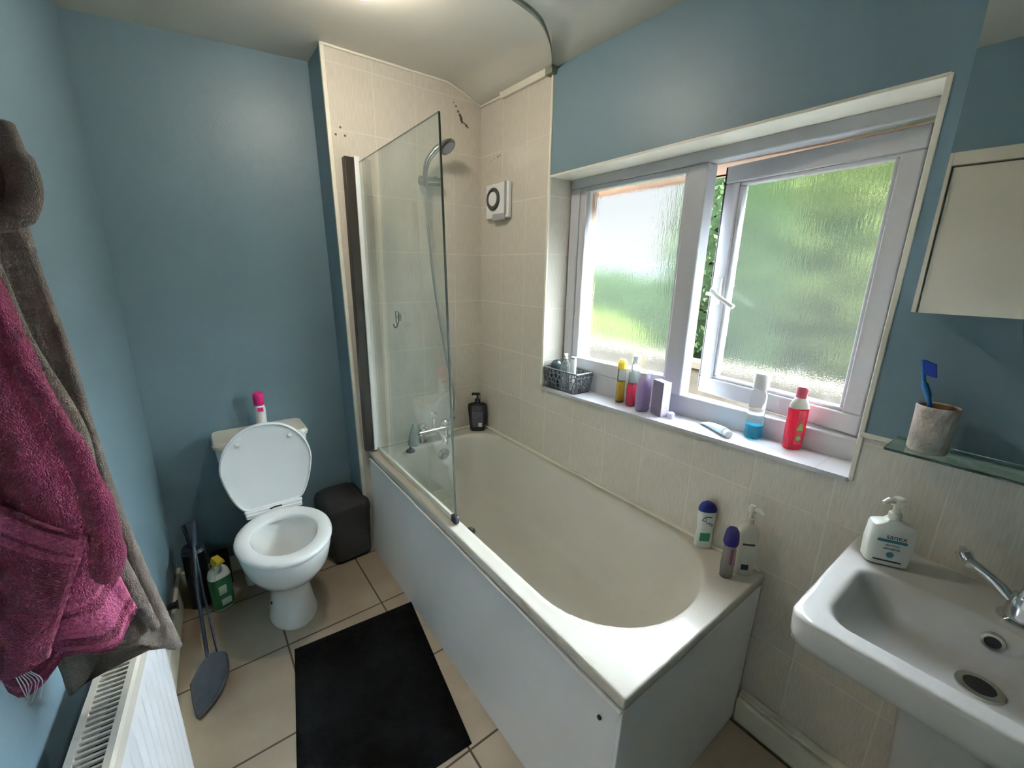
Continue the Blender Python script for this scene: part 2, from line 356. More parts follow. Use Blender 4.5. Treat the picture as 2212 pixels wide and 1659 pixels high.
# reveals and outer face
def q4(pts, mi, uv=None): b.quad(pts, mi, uv or [(q[0]+q[1], q[2]) for q in pts])
q4([(0, YF, sillz(YF)-.012), (0, YF, headz(YF)), (T, YF, headz(YF)), (T, YF, sillz(YF)-.012)], 0, [(3.05, tz(.96)), (3.05, tz(1.94)), (4.3, tz(1.94)), (4.3, tz(.96))])
q4([(0, YN_, sillz(YN_)-.012), (T, YN_, sillz(YN_)-.012), (T, YN_, headz(YN_)), (0, YN_, headz(YN_))], 2)
q4([(0, YF, headz(YF)), (0, YN_, headz(YN_)), (T, YN_, headz(YN_)), (T, YF, headz(YF))], 2)
q4([(0, YF, sillz(YF)-.012), (T, YF, sillz(YF)-.012), (T, YN_, sillz(YN_)-.012), (0, YN_, sillz(YN_)-.012)], 2)
for (ya, yb, za, zb) in ((.5, YF, -.1, 2.6), (YN_, -3.0, -.1, 2.6), (YF, YN_, -.1, .95), (YF, YN_, 1.955, 2.6)):
    q4([(T, ya, za), (T, ya, zb), (T, yb, zb), (T, yb, za)], 3, [(ya, za), (ya, zb), (yb, zb), (yb, za)])
struct(b.build('wall_right', [TILE, BLUE, CREAM, BRICK], smooth=False), 'window wall, cream tiles below and around the bath corner, blue paint above', 'wall')
# brick faces of the outer reveal, behind the window frame
b = MB()
b.box(.20, .288, YF-.028, YF, .98, 1.94); b.box(.20, .288, YN_, YN_+.004, .98, 1.94)
struct(b.build('trim_2', PEACH), 'outer brick edge of the window opening', 'trim')
# other walls
b = MB(); b.hexa([(xl(.3)-.12, .3, -.1), (xl(.3), .3, -.1), (xl(-3), -3, -.1), (xl(-3)-.12, -3, -.1), (xl(.3)-.12, .3, 2.6), (xl(.3), .3, 2.6), (xl(-3), -3, 2.6), (xl(-3)-.12, -3, 2.6)])
struct(b.build('wall_left', BLUE), 'blue painted wall with the radiator and towels', 'wall')
b = MB(); b.box(-1.9, .29, -3.02, -2.9, -.1, 2.6); struct(b.build('wall_near', BLUE), 'blue wall behind the viewer', 'wall')
# door on the left wall, seen only in the mirror
d = thing('door_1', 'cream painted door seen in the mirror', 'door', (xl(-2.02)+.004, -2.02, 0), R(-3.15)); d['kind'] = 'structure'
bx('door_leaf', DOORM, -.01, .02, -.40, .36, .005, 1.925, d); bx('door_frame', DOORM, -.01, .035, -.46, -.405, 0, 1.985, d); bx('door_frame', DOORM, -.01, .035, .365, .42, 0, 1.985, d); bx('door_frame', DOORM, -.01, .035, -.405, .365, 1.932, 1.985, d)
b = MB(); b.tube([(.02, -.34, 1.0), (.06, -.34, 1.0), (.065, -.24, 1.0)], .009); b.build('door_handle', CHROME, d)
# skirtings
b = MB(); b.hexa([(xl(.225)-.01, .225, 0), (xl(.225)+.02, .225, 0), (xl(-1.6)+.02, -1.6, 0), (xl(-1.6)-.01, -1.6, 0), (xl(.225)-.01, .225, .11), (xl(.225)+.014, .225, .11), (xl(-1.6)+.014, -1.6, .11), (xl(-1.6)-.01, -1.6, .11)])
struct(b.build('baseboard_left', CREAM, bevel=.003), 'white skirting board below the radiator wall', 'baseboard')
b = MB(); b.box(-.045, .005, -2.9, -1.705, 0, .095); b.box(-.032, .004, -2.9, -1.705, .095, .108)
struct(b.build('baseboard_right', CREAM, bevel=.008), 'pale skirting board under the basin', 'baseboard')
bx('baseboard_back', CREAM, XE_B-.85, XE_B, .205, .23, 0, .08).__setitem__('kind', 'structure')
# trims round the tiled corner and window
b = MB(); b.box(-.008, .004, -.574, -.562, .975, 2.37); struct(b.build('trim_3', CREAM, bevel=.003), 'cream edge strip between wall tiles and blue paint', 'trim')
b = MB(); b.box(-.007, .004, -2.9, YN_, 1.120, 1.133); struct(b.build('trim_4', CREAM, bevel=.003), 'cream strip capping the low tiles beside the window', 'trim')
b = MB(); b.hexa([(-.004, YF, headz(YF)-.003), (.006, YF, headz(YF)-.003), (.006, YN_-.004, headz(YN_)-.003), (-.004, YN_-.004, headz(YN_)-.003), (-.004, YF, headz(YF)+.006), (.006, YF, headz(YF)+.006), (.006, YN_-.004, headz(YN_)+.006), (-.004, YN_-.004, headz(YN_)+.006)])
b.box(-.004, .006, YN_-.008, YN_+.004, sillz(YN_)-.01, headz(YN_)+.004)
struct(b.build('trim_5', CREAM, bevel=.002), 'cream beading along the window opening', 'trim')
# coving bead along the top of the tiles, thicker toward the paint
b = MB(); b.tube([(XE_T, -.004, cz(XE_T, 0)-.004), (-.5, -.004, cz(-.5, 0)-.004), (-.2, -.004, cz(-.2, 0)-.004), (-.1, -.004, cz(-.1, 0)-.004), (-.004, -.004, cz(0, 0)-.004)], .006, 8)
b.tube([(-.004, -.004, cz(0, 0)-.004), (-.004, -.2, cz(0, -.2)-.004)], .006, 8)
b.hexa([(-.014, -.2, 2.343), (0, -.2, 2.343), (0, -.545, 2.343), (-.014, -.545, 2.343), (-.026, -.2, 2.366), (0, -.2, 2.366), (0, -.545, 2.366), (-.026, -.545, 2.366)])
struct(b.build('trim_6', CREAM, bevel=.002), 'thin cream coving along the top of the wall tiles', 'trim')
b = MB()
path = smooth_path([(-.012, -.565, 2.352), (-.06, -.62, 2.362), (-.145, -.70, 2.372), (-.26, -.775, 2.38), (-.375, -.805, 2.384), (-.5, -.82, 2.386), (-.75, -.86, 2.386)], 6)
b.loft([[(q.x-.010, q.y-.010, q.z+.014), (q.x-.010, q.y-.010, q.z-.004), (q.x+.010, q.y+.010, q.z-.004), (q.x+.010, q.y+.010, q.z+.014)] for q in path])
b.box(-.03, 0, -.59, -.545, 2.335, 2.37)
tag(b.build('cable_trunking', CRACK, bevel=.003), 'grey-green strip curving across the ceiling from the tiled corner', 'cable strip')
# dark gap line under the coving
# (coving is built 8 mm proud so the shadow line is real)

# window: frame, mullion, fixed pane, open casement
win = thing('window_1', 'white plastic window with one fixed and one opened frosted pane', 'window', (.13, 0, 0)); win['kind'] = 'structure'
FX0, FX1 = 0, .06
b = MB()
yl, yr = -.575, -1.850
def fb(y0, y1, z0a, z0b, z1a, z1b, x0=FX0, x1=FX1, bb=None):
    (bb or b).hexa([(x0, y1, z0b), (x1, y1, z0b), (x1, y0, z0a), (x0, y0, z0a), (x0, y1, z1b), (x1, y1, z1b), (x1, y0, z1a), (x0, y0, z1a)])
fb(yl, yr, sillz(yl)-.005, sillz(yr)-.005, 1.060, 1.068)                # bottom rail
fb(yl, yr, 1.900, 1.915, headz(yl)+.004, headz(yr)+.004)                # head
fb(yl, -.632, 1.06, 1.06, 1.90, 1.90); fb(-1.822, yr, 1.066, 1.066, 1.915, 1.915)   # jambs
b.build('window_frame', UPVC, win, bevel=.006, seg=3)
b = MB(); fb(-1.172, -1.250, 1.06, 1.06, 1.905, 1.907, -.004, .062); b.build('mullion', UPVC, win, bevel=.006, seg=3)
# fixed light: glazing bead + pane
b = MB(); fb(-.634, -1.172, 1.058, 1.060, 1.118, 1.124, -.002, .05); fb(-.634, -1.172, 1.882, 1.886, 1.902, 1.906, .004, .05); fb(-.634, -.672, 1.11, 1.11, 1.89, 1.89, .004, .05); fb(-1.160, -1.172, 1.11, 1.11, 1.89, 1.89, .004, .05)
b.build('glazing_bead', UPVC, win, bevel=.004)
bx('window_pane', FROST, .024, .030, -1.165, -.665, 1.112, 1.89, win, 0)
# casement, hinged at the near jamb and pushed outward
cs = bpy.data.objects.new('casement', None); COL.objects.link(cs); cs.parent = win; cs.location = (.012, -1.818, 0); cs.rotation_euler = (0, 0, -R(8.5)); cs.empty_display_size = .05
CW = .556
b = MB()
def fb2(y0, y1, z0, z1, x0, x1): b.box(x0, x1, y0, y1, z0, z1)
fb2(0, CW, 1.072, 1.135, 0, .055); fb2(0, CW, 1.845, 1.903, 0, .055); fb2(0, .052, 1.135, 1.845, 0, .055); fb2(CW-.055, CW, 1.135, 1.845, 0, .055)
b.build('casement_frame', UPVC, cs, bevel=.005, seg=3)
b = MB(); fb2(.050, CW-.053, 1.133, 1.147, .006, .04); fb2(.050, CW-.053, 1.833, 1.847, .006, .04); fb2(.050, .064, 1.147, 1.833, .006, .04); fb2(CW-.067, CW-.053, 1.147, 1.833, .006, .04)
b.build('glazing_bead', UPVC, cs, bevel=.005)
bx('window_pane', FROST, .022, .028, .06, CW-.06, 1.142, 1.838, cs, 0)
b = MB(); b.box(-.012, .0, CW-.045, CW-.012, 1.42, 1.52); b.tube([(-.006, CW-.028, 1.47), (-.032, CW-.028, 1.47)], .010); b.tube(smooth_path([(-.030, CW-.024, 1.475), (-.036, CW-.06, 1.452), (-.034, CW-.125, 1.418)], 5), [.009]*4+[.008]*7)
b.box(-.008, .02, CW-.012, CW+.016, 1.452, 1.464)
b.build('window_handle', WHITE, cs, bevel=.002)
b = MB(); b.box(.0, .05, CW+.0, CW+.004, 1.08, 1.9); b.build('seal', DARK, cs)
# inner sill tile
b = MB(); n_ = 1
b.quad([(-.012, YF, sillz(YF)), (.135, YF, sillz(YF)), (.135, YN_, sillz(YN_)), (-.012, YN_, sillz(YN_))], 0, [(0, 0), (.15, 0), (.15, 1.28), (0, 1.28)])
b.quad([(-.012, YF, sillz(YF)-.012), (-.012, YF, sillz(YF)), (-.012, YN_, sillz(YN_)), (-.012, YN_, sillz(YN_)-.012)], 0, [(.02, .02), (.03, .02), (.03, .3), (.02, .3)])
b.quad([(-.012, YN_, sillz(YN_)-.012), (.135, YN_, sillz(YN_)-.012), (.135, YF, sillz(YF)-.012), (-.012, YF, sillz(YF)-.012)], 0, [(.02, .02), (.03, .02), (.03, .3), (.02, .3)])
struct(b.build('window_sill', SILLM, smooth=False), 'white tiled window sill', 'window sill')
# outer sill
b = MB(); b.box(.195, .36, YN_+.002, YF-.03, .93, 1.0); struct(b.build('trim_7', REND, bevel=.004), 'pale outer window sill', 'trim')

# mould and marks on the tiled wall: small real stains, thin patches
def blob(b, c, r, axis, n=10):
    pts = []
    for i in range(n):
        a = 2*PI*i/n; rr = r*random.uniform(.6, 1.15); u, v = rr*math.cos(a), rr*math.sin(a)*1.1
        pts.append((c[0]+u, c[1], c[2]+v) if axis == 'y' else (c[0], c[1]+u, c[2]+v))
    b.quad(pts)
b = MB()
for x, z, r in ((-.130, 2.295, .010), (-.122, 2.282, .012), (-.118, 2.268, .009), (-.105, 2.262, .006), (-.092, 2.255, .008), (-.083, 2.248, .005), (-.14, 2.31, .006), (-.152, 2.33, .005), (-.165, 2.345, .004)):
    blob(b, (x, -.0015, z), r, 'y')
for y, z, r in ((-.13, 2.09, .003), (-.16, 2.093, .006), (-.18, 2.097, .004), (-.10, 2.085, .003)): blob(b, (-.0015, y, z), r, 'x')
tag(b.build('mould_patch', MOULD, solid=.0006), 'small dark mould marks in the tile joints near the ceiling corner', 'mould', kind='stuff')
for x, z in ((-.737, 2.125), (-.759, 2.093), (-.719, 2.095)):
    b = MB(); b.lathe([(.0045, 0), (.0045, .003)], 12, (x, -.003, z), 'y')
    tag(b.build('screw_hole', MOULD), 'tiny dark screw hole in the tile above the black shower screen bar', 'screw hole', 'screw holes above the shower screen bar')

# ================================================================== LAMP
lt = thing('ceiling_light', 'round opal ceiling light just above the frame', 'ceiling light', (-.86, -.66, 2.400))
b = MB(); b.lathe([(.055, -.024), (.062, -.008), (.062, .0)], 40); b.build('light_base', WHITE, lt)
LAMPM = mat('lit_opal_glass', (1, .92, .79), .4, emit=1)
LAMPM.node_tree.nodes['Principled BSDF'].inputs['Emission Strength'].default_value = LAMP_W
b = MB(); b.lathe([(.055, -.020), (.070, -.026), (.080, -.042), (.080, -.056), (.068, -.076), (.045, -.087), (.001, -.092)], 40, c0=False); b.build('light_shade', LAMPM, lt)

# ================================================================== BATH
RZ = .585
bt = thing('bathtub', 'white bath with moulded rim along the tiled window wall', 'bathtub', (0, 0, 0))
b = MB(); NA, NE = 10, 16
def br(x0, x1, y0, y1, z, r): return rring(x0, min(x1, -.001), y0, min(y1, -.001), z, r, NA, NE)
rings = [br(-.700, 0.0, -1.697, 0.0, RZ-.040, .006), br(-.712, 0.002, -1.700, .002, RZ-.038, .008), br(-.716, .003, -1.703, .003, RZ-.03, .012), br(-.716, .003, -1.703, .003, RZ-.006, .010), br(-.714, .002, -1.701, .002, RZ-.0015, .010), br(-.710, .0, -1.697, .0, RZ, .010), br(-.700, -.002, -1.687, -.004, RZ, .012), br(-.672, -.024, -1.648, -.092, RZ+.001, (.29, .30, .16, .16)),
         br(-.664, -.030, -1.640, -.100, RZ+.002, (.29, .30, .16, .16)), br(-.656, -.037, -1.632, -.108, RZ-.003, (.29, .30, .16, .16)), br(-.650, -.043, -1.625, -.114, RZ-.014, (.285, .295, .155, .155)),
         br(-.636, -.056, -1.60, -.122, RZ-.08, (.275, .285, .15, .15)), br(-.622, -.070, -1.55, -.132, RZ-.18, (.27, .27, .145, .145)), br(-.605, -.088, -1.47, -.145, RZ-.28, (.25, .25, .14, .14)),
         br(-.590, -.104, -1.40, -.160, RZ-.34, (.23, .23, .13, .13)), br(-.565, -.130, -1.33, -.185, RZ-.385, (.20, .20, .11, .11)), br(-.52, -.175, -1.25, -.23, RZ-.405, (.15, .15, .08, .08)), br(-.42, -.28, -1.0, -.35, RZ-.412, (.06, .06, .05, .05))]
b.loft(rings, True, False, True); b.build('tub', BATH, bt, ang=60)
# front panel and end panel
b = MB(); b.hexa([(-.738, -1.69, 0), (-.722, -1.69, 0), (-.722, -.002, 0), (-.738, -.002, 0), (-.714, -1.69, RZ-.045), (-.698, -1.69, RZ-.045), (-.698, -.002, RZ-.045), (-.714, -.002, RZ-.045)]); b.hexa([(-.721, -1.697, RZ-.05), (-.700, -1.697, RZ-.05), (-.700, -.002, RZ-.05), (-.721, -.002, RZ-.05), (-.721, -1.697, RZ-.042), (-.700, -1.697, RZ-.042), (-.700, -.002, RZ-.042), (-.721, -.002, RZ-.042)])
b.build('bath_panel', PANEL, bt, bevel=.002)
b = MB(); b.hexa([(-.736, -1.700, 0), (-.02, -1.700, 0), (-.02, -1.688, 0), (-.736, -1.688, 0), (-.714, -1.700, RZ-.045), (-.004, -1.700, RZ-.045), (-.004, -1.688, RZ-.045), (-.714, -1.688, RZ-.045)])
b.build('bath_end_panel', PANEL, bt, bevel=.002)
b = MB()
for y in (-1.64,): b.lathe([(.006, 0), (.006, .004)], 12, (-.7225, y, RZ-.115), 'x')
b.build('screw_cap', BLACK, bt)
# overflow and waste
b = MB(); b.lathe([(.034, 0), (.034, -.006), (.026, -.012), (.012, -.013), (.010, -.02), (.001, -.021)], 28, (-.335, -.122, RZ-.075), 'y'); b.build('overflow', DULLCHROME, bt)
b = MB(); b.lathe([(.035, 0), (.035, .004), (.026, .006), (.022, .002), (.001, .001)], 28, (-.35, -.42, RZ-.4115)); b.build('waste', DULLCHROME, bt)
# sealant on the rim
b = MB(); b.tube([(-.70, -.004, RZ+.003), (-.004, -.004, RZ+.003), (-.004, -1.69, RZ+.003)], .007, 8); b.build('sealant', CREAM, bt)

# shower screen
sc = thing('shower_screen', 'clear glass bath screen hinged on a black wall bar', 'shower screen', (-.68, 0, RZ))
b = MB(); b.hexa([(-.003, -.868, .026), (.003, -.868, .026), (.003, -.05, .026), (-.003, -.05, .026), (-.003, -.807, 1.415), (.003, -.807, 1.415), (.003, -.05, 1.400), (-.003, -.05, 1.400)]); b.build('glass_panel', SCREEN, sc)
b = MB(); b.hexa([(-.0034, -.8705, .020), (.0034, -.8705, .020), (.0034, -.867, .020), (-.0034, -.867, .020), (-.0034, -.8095, 1.417), (.0034, -.8095, 1.417), (.0034, -.806, 1.417), (-.0034, -.806, 1.417)]); b.build('glass_edge', EDGEG, sc)
b = MB(); b.hexa([(-.002, -.807, 1.415), (.002, -.807, 1.415), (.002, -.05, 1.400), (-.002, -.05, 1.400), (-.002, -.807, 1.4175), (.002, -.807, 1.4175), (.002, -.05, 1.4025), (-.002, -.05, 1.4025)]); b.build('glass_edge', EDGEG, sc)
b = MB(); b.box(-.062, -.020, -.040, -.001, .012, 1.42); b.build('wall_bar', DARK, sc, bevel=.003)
b = MB(); b.box(-.020, .004, -.046, -.001, .012, 1.425); b.build('hinge_channel', WHITE, sc, bevel=.003)
b = MB(); b.box(-.006, .006, -.865, -.05, .006, .028); b.build('bottom_seal', CREAM, sc, bevel=.002)
b = MB(); b.box(-.010, .010, -.880, -.845, .004, .034); b.build('corner_foot', SLATE, sc, bevel=.004)
hk = thing('suction_hook', 'small clear suction hook on the shower screen glass', 'hook', (-.686, -.437, 1.315))
b = MB(); b.lathe([(.018, 0), (.016, -.004), (.006, -.008), (.006, -.012)], 20, (0, 0, .02), 'x'); b.build('suction_cup', CLIN, hk)
b = MB(); b.tube([(-.012, -.013, .042), (-.012, .013, .042), (-.012, .013, .0), (-.012, 0, -.012), (-.012, -.013, .0), (-.012, -.013, .042)], .002, 8); b.tube(smooth_path([(-.012, 0, -.012), (-.018, 0, -.022), (-.026, 0, -.020), (-.028, 0, -.008)], 4), .003, 8); b.build('hook', DULLCHROME, hk)

# mixer taps
mx = thing('bath_mixer', 'chrome bath shower mixer on the far rim', 'bath tap', (-.36, -.065, RZ))
for sx_ in (-.075, .075):
    b = MB(); b.lathe([(.026, .001), (.026, .006), (.015, .010), (.014, .055), (.018, .058)], 24, (sx_, 0, 0)); b.build('pillar', CHROME, mx)
    b = MB(); b.lathe([(.012, .062), (.014, .075), (.024, .083), (.025, .100), (.018, .108), (.001, .110)], 24, (sx_, 0, 0))
    for k in range(4): a = k*PI/2+.4; b.tube([(sx_, 0, .092), (sx_+.034*math.cos(a), .034*math.sin(a), .092)], .0065, 10)
    b.build('tap_head', CHROME, mx)
b = MB(); b.tube([(-.095, 0, .058), (.095, 0, .058)], .018, 16); b.build('mixer_body', CHROME, mx)
b = MB(); b.tube(smooth_path([(0, -.005, .05), (0, -.05, .062), (0, -.10, .055), (0, -.125, .032), (0, -.128, .018)], 6), .013, 14); b.build('spout', CHROME, mx)
b = MB(); b.tube([(0, 0, .07), (0, 0, .12)], .009, 14); b.tube([tuple(p) for p in arc((0, 0, .140), .020, -PI/2, 1.5*PI, 24, 'xz')], .006, 10, caps=False); b.build('handset_cradle', CHROME, mx)
# plug on the rim
b = MB(); b.lathe([(.024, 0), (.026, .006), (.020, .014), (.008, .018), (.006, .026), (.001, .027)], 24, (-.545, -.15, RZ+.002)); tag(b.build('bath_plug', BLACK), 'dark round plug resting on the far left corner of the bath rim', 'plug')
b = MB(); b.lathe([(.030, 0), (.028, .03), (.022, .055), (.010, .10), (.003, .125)], 20, (-.492, -.075, RZ+.002)); tag(b.build('scrub_cone', mat('grey_sponge', (.30, .34, .33), .9, bump=.8, bs=120)), 'grey cone-shaped scrubber standing left of the bath mixer', 'scrubber')

# shower handset on wall bracket
sh = thing('shower_bracket', 'chrome wall bracket holding the shower handset', 'shower bracket', (-.335, 0, 1.95))
b = MB(); b.tube([(0.045, -.001, .012), (.045, -.03, .012)], .020, 20); b.build('wall_plate', DULLCHROME, sh)
b = MB(); b.tube([(-.055, -.05, -.002), (.055, -.05, .004)], .020, 20); b.lathe([(.0205, -.05), (.0205, -.046)], 20, (-.004, -.05, 0), 'x'); b.build('clamp', DULLCHROME, sh)
hs = thing('shower_handset', 'chrome shower handset with small round head in the bracket', 'shower head', (-.37, -.06, 1.95))
b = MB(); b.tube(smooth_path([(.0, -.01, -.03), (.0, -.012, .03), (.012, -.022, .085), (.045, -.045, .135), (.075, -.06, .155)], 7), [.0125]*10+[.0140]*10+[.015]*9, 16); b.build('handle', DULLCHROME, hs)
rot = Vector((.35, -.55, -.75)).to_track_quat('Z', 'Y').to_matrix()
b = MB(); b.lathe([(.012, -.03), (.026, -.018), (.042, -.004), (.044, .006), (.040, .012)], 32, (.092, -.068, .152), rot=rot); b.build('spray_head', DULLCHROME, hs)
b = MB(); b.lathe([(.034, .0125), (.034, .014), (.001, .0145)], 32, (.092, -.068, .152), rot=rot); b.build('spray_face', GREYP, hs)
b = MB(); b.tube(smooth_path([(-.37, -.07, 1.918), (-.367, -.07, 1.80), (-.345, -.075, 1.50), (-.30, -.085, 1.15), (-.262, -.09, .95), (-.243, -.09, .85), (-.243, -.085, .76), (-.265, -.08, .70), (-.270, -.115, .700), (-.262, -.13, .72)], 10), .0065, 12)
tag(b.build('shower_hose', HOSE), 'ribbed metal shower hose hanging from handset to mixer', 'shower hose')

# extractor fan
fn = thing('extractor_fan', 'square white extractor fan with dark ring on the wall tiles', 'extractor fan', (-.001, -.19, 1.875))
b = MB(); b.box(-.028, 0, -.10, .10, -.085, .088); b.build('fan_housing', WHITE, fn, bevel=.008, seg=3)
b = MB(); b.tube(arc((-.031, .025, .012), .047, 0, 2*PI, 40, 'yz'), .009, 10, caps=False); b.build('air_ring', RING, fn)
b = MB(); b.lathe([(.034, -.038), (.036, -.034), (.036, -.026)], 28, (0, .025, .012), 'x'); b.build('fan_cover', WHITE, fn, bevel=.002)
b = MB(); b.box(-.034, -.026, -.078, .030, -.096, -.062); b.box(-.036, -.026, -.088, -.076, -.07, .088); b.build('shutter_tab', GREYP, fn, bevel=.004)

# ================================================================== TOILET
to = thing('toilet', 'white ceramic toilet with seat down and lid raised', 'toilet', (-1.19, .225, 0))
# local y: negative toward room. bowl centre y ~ -.52
def er(cx, cy, z, rx, ry, ryb=None, n=40):
    out = []
    for i in range(n):
        a = 2*PI*i/n; s_ = math.sin(a); out.append((cx+rx*math.cos(a), cy+(ry if s_ < 0 else (ryb or ry))*s_, z))
    return out
b = MB()
b.loft([er(.0, -.47, 0, .098, .135, .14), er(0, -.47, .012, .100, .137, .142), er(0, -.465, .03, .092, .125, .135), er(0, -.46, .12, .080, .105, .14), er(0, -.46, .185, .082, .11, .15), er(0, -.47, .225, .110, .15, .18), er(0, -.485, .265, .148, .20, .21), er(0, -.495, .315, .168, .225, .225), er(0, -.50, .365, .176, .232, .23), er(0, -.50, .392, .178, .234, .23), er(0, -.50, .400, .174, .230, .226),
        er(0, -.50, .399, .130, .182, .165), er(0, -.50, .375, .124, .176, .16), er(0, -.50, .33, .122, .17, .155), er(0, -.49, .28, .105, .145, .13), er(0, -.475, .235, .08, .10, .10), er(0, -.47, .205, .055, .065, .065), er(0, -.47, .20, .02, .02, .02)], True, True, True)
b.build('pan', CERAM, to, ang=60)
b = MB(); b.loft([rring(-.10, .10, -.34, -.02, z, r) for z, r in ((.22, .04), (.30, .05), (.385, .05), (.392, .045))]); b.build('pan_shelf', CERAM, to)
b = MB(); b.lathe([(.052, 0), (.001, .0)], 28, (0, -.475, .232)); b.build('bowl_water', WATER, to)
b = MB(); b.loft([er(0, -.50, .408, .178, .234, .214), er(0, -.50, .403, .184, .24, .22), er(0, -.50, .413, .187, .243, .223), er(0, -.50, .422, .184, .240, .220), er(0, -.50, .427, .176, .231, .210), er(0, -.50, .426, .134, .180, .150), er(0, -.50, .420, .128, .172, .142), er(0, -.50, .405, .128, .172, .142), er(0, -.50, .408, .178, .234, .214)], True, False, False)
b.build('toilet_seat', SEATM, to, ang=60)
# hinge bar with two hinges
b = MB(); b.box(-.118, .118, -.275, -.235, .401, .422); b.tube([(-.122, -.252, .425), (.122, -.252, .425)], .010, 14); b.build('seat_hinge', SEATM, to, bevel=.005)
b = MB(); b.tube(smooth_path([(-.02, -.277, .430), (0, -.279, .436), (.03, -.277, .434)], 4), .0035, 8); b.build('seat_clip', DARK, to)
# lid: raised, leaning back on the cistern
lid = bpy.data.objects.new('toilet_lid', None)
def lidring(k, d, z0):  # k scale, d = depth offset(y), in lid plane x,z
    out = []; n = 56
    for i in range(n):
        a = 2*PI*i/n; c_, s_ = math.cos(a), math.sin(a)
        z = .222+.205*s_; zz = z
        wx = .190*math.copysign(abs(c_)**(.92 if s_ >= 0 else .36), c_)
        if s_ < 0: wx *= (1-.16*abs(s_)**1.1); zz = .222+.222*s_; 
        if s_ < -.93: zz = .222-.222*.93; 
        out.append((wx*k, d, (zz-.222)*k+.222+z0))
    return out
b = MB(); b.loft([lidring(.93, .014, 0), lidring(.985, .010, 0), lidring(1, .0, 0), lidring(.99, -.010, 0), lidring(.96, -.013, 0), lidring(.945, -.005, 0), lidring(.93, -.004, 0)], True, True, True)
lo_ = b.build('toilet_lid', SEATM, to, ang=50); lo_.location = (0, -.243, .412); lo_.rotation_euler = (R(-2.5), 0, 0)
for sx_ in (-.105, .105):
    b = MB(); b.lathe([(.010, -.004), (.009, -.012), (.004, -.016), (.001, -.017)], 16, (sx_, 0, .345), 'y'); b.build('lid_buffer', mat('clear_rubber_pad', (.82, .82, .82), .2), lo_)
# cistern
cist = MB(); cist.loft([rring(-.100, .100, -.150, -.008, .395, .03), rring(-.125, .125, -.175, -.006, .48, .03), rring(-.160, .160, -.188, -.005, .60, .035), rring(-.186, .186, -.195, -.004, .67, .035), rring(-.190, .190, -.195, -.004, .72, .035), rring(-.192, .192, -.198, -.004, .735, .035)]); cist.build('cistern', CERAM, to)
b = MB(); b.loft([rring(-.197, .197, -.205, -.002, .735, .035), rring(-.198, .198, -.206, -.002, .75, .036), rring(-.190, .190, -.198, -.006, .765, .034)]); b.build('cistern_lid', CERAM_IN, to, bevel=.002)
b = MB(); b.tube(smooth_path([(-.09, -.16, .31), (-.125, -.20, .22), (-.135, -.21, .12), (-.135, -.21, .03)], 6), .021, 14); b.build('waste_pipe', WHITE, to)
for x, y in ((-.088, -.50), (.083, -.43)):
    b = MB(); b.lathe([(.007, 0), (.006, .006), (.001, .007)], 12, (x, y, .10 if x < 0 else .125), rot=None, axis='x'); b.build('fixing_hole', BLACK, to)

# air freshener on the cistern
af = thing('air_freshener', 'white aerosol can with hot pink cap on the toilet cistern', 'aerosol can', (-1.175, .155, .767))
b = MB(); b.lathe([(.022, 0), (.024, .004), (.024, .10), (.020, .112), (.016, .116)], 28); b.build('can', WHITE, af)
b = MB(); b.lathe([(.019, .112), (.0225, .118), (.024, .15), (.021, .172), (.012, .180), (.001, .181)], 28); b.build('cap', PKCAP, af)
b = MB(); b.box(-.012, .012, -.0252, -.02, .085, .105); b.build('label_print', PKCAP, af)

# bin
bn = thing('waste_bin', 'dark grey textured plastic bin between toilet and bath', 'bin', (-.86, .075, 0), R(4))
b = MB(); b.loft([rring(-.085, .085, -.12, .12, 0, .03), rring(-.098, .098, -.135, .135, .02, .03), rring(-.108, .108, -.143, .143, .27, .035)]); b.build('bin_body', BIN, bn)
b = MB(); b.loft([rring(-.111, .111, -.146, .146, .268, .036), rring(-.112, .112, -.147, .147, .29, .037), rring(-.108, .108, -.142, .142, .315, .045), rring(-.092, .092, -.12, .12, .335, .05), rring(-.06, .06, -.08, .08, .342, .04)]); b.build('bin_lid', BIN, bn)

# toilet brush stand, cleaning set in the left corner
tb = thing('toilet_brush', 'black toilet brush standing in its tall holder in the corner', 'toilet brush', (-1.52, .06, 0))
b = MB(); b.loft([rring(-.045, .04, -.055, .05, z, .03) for z in (0, .28)]+[rring(-.036, .032, -.046, .042, .292, .025)]); b.build('holder', NAVY, tb)
b = MB(); b.tube([(0, .0, .28), (-.01, .01, .40)], [.014, .017], 14); b.build('handle', NAVY, tb)
b = MB(); b.loft([rring(-.04, .04, -.025, .03, z, .015) for z in (0, .17)]+[rring(-.036, .036, -.021, .026, .176, .012)])
o = b.build('cleaning_box', NAVY); o.location = (-1.435, .135, .001); o['label'] = 'small black box standing against the back wall behind the bleach bottle'; o['category'] = 'box'
b = MB(); b.tube([(0, 0, 0), (.03, 0, 0)], [.012, .015], 14); b.tube([(.03, 0, 0), (.034, 0, 0)], .019, 14)
o = b.build('radiator_valve', BLACK); o.location = (xl(-.15)+.0, -.15, .17); tag(o, 'small black round knob sticking out low on the left wall', 'valve')

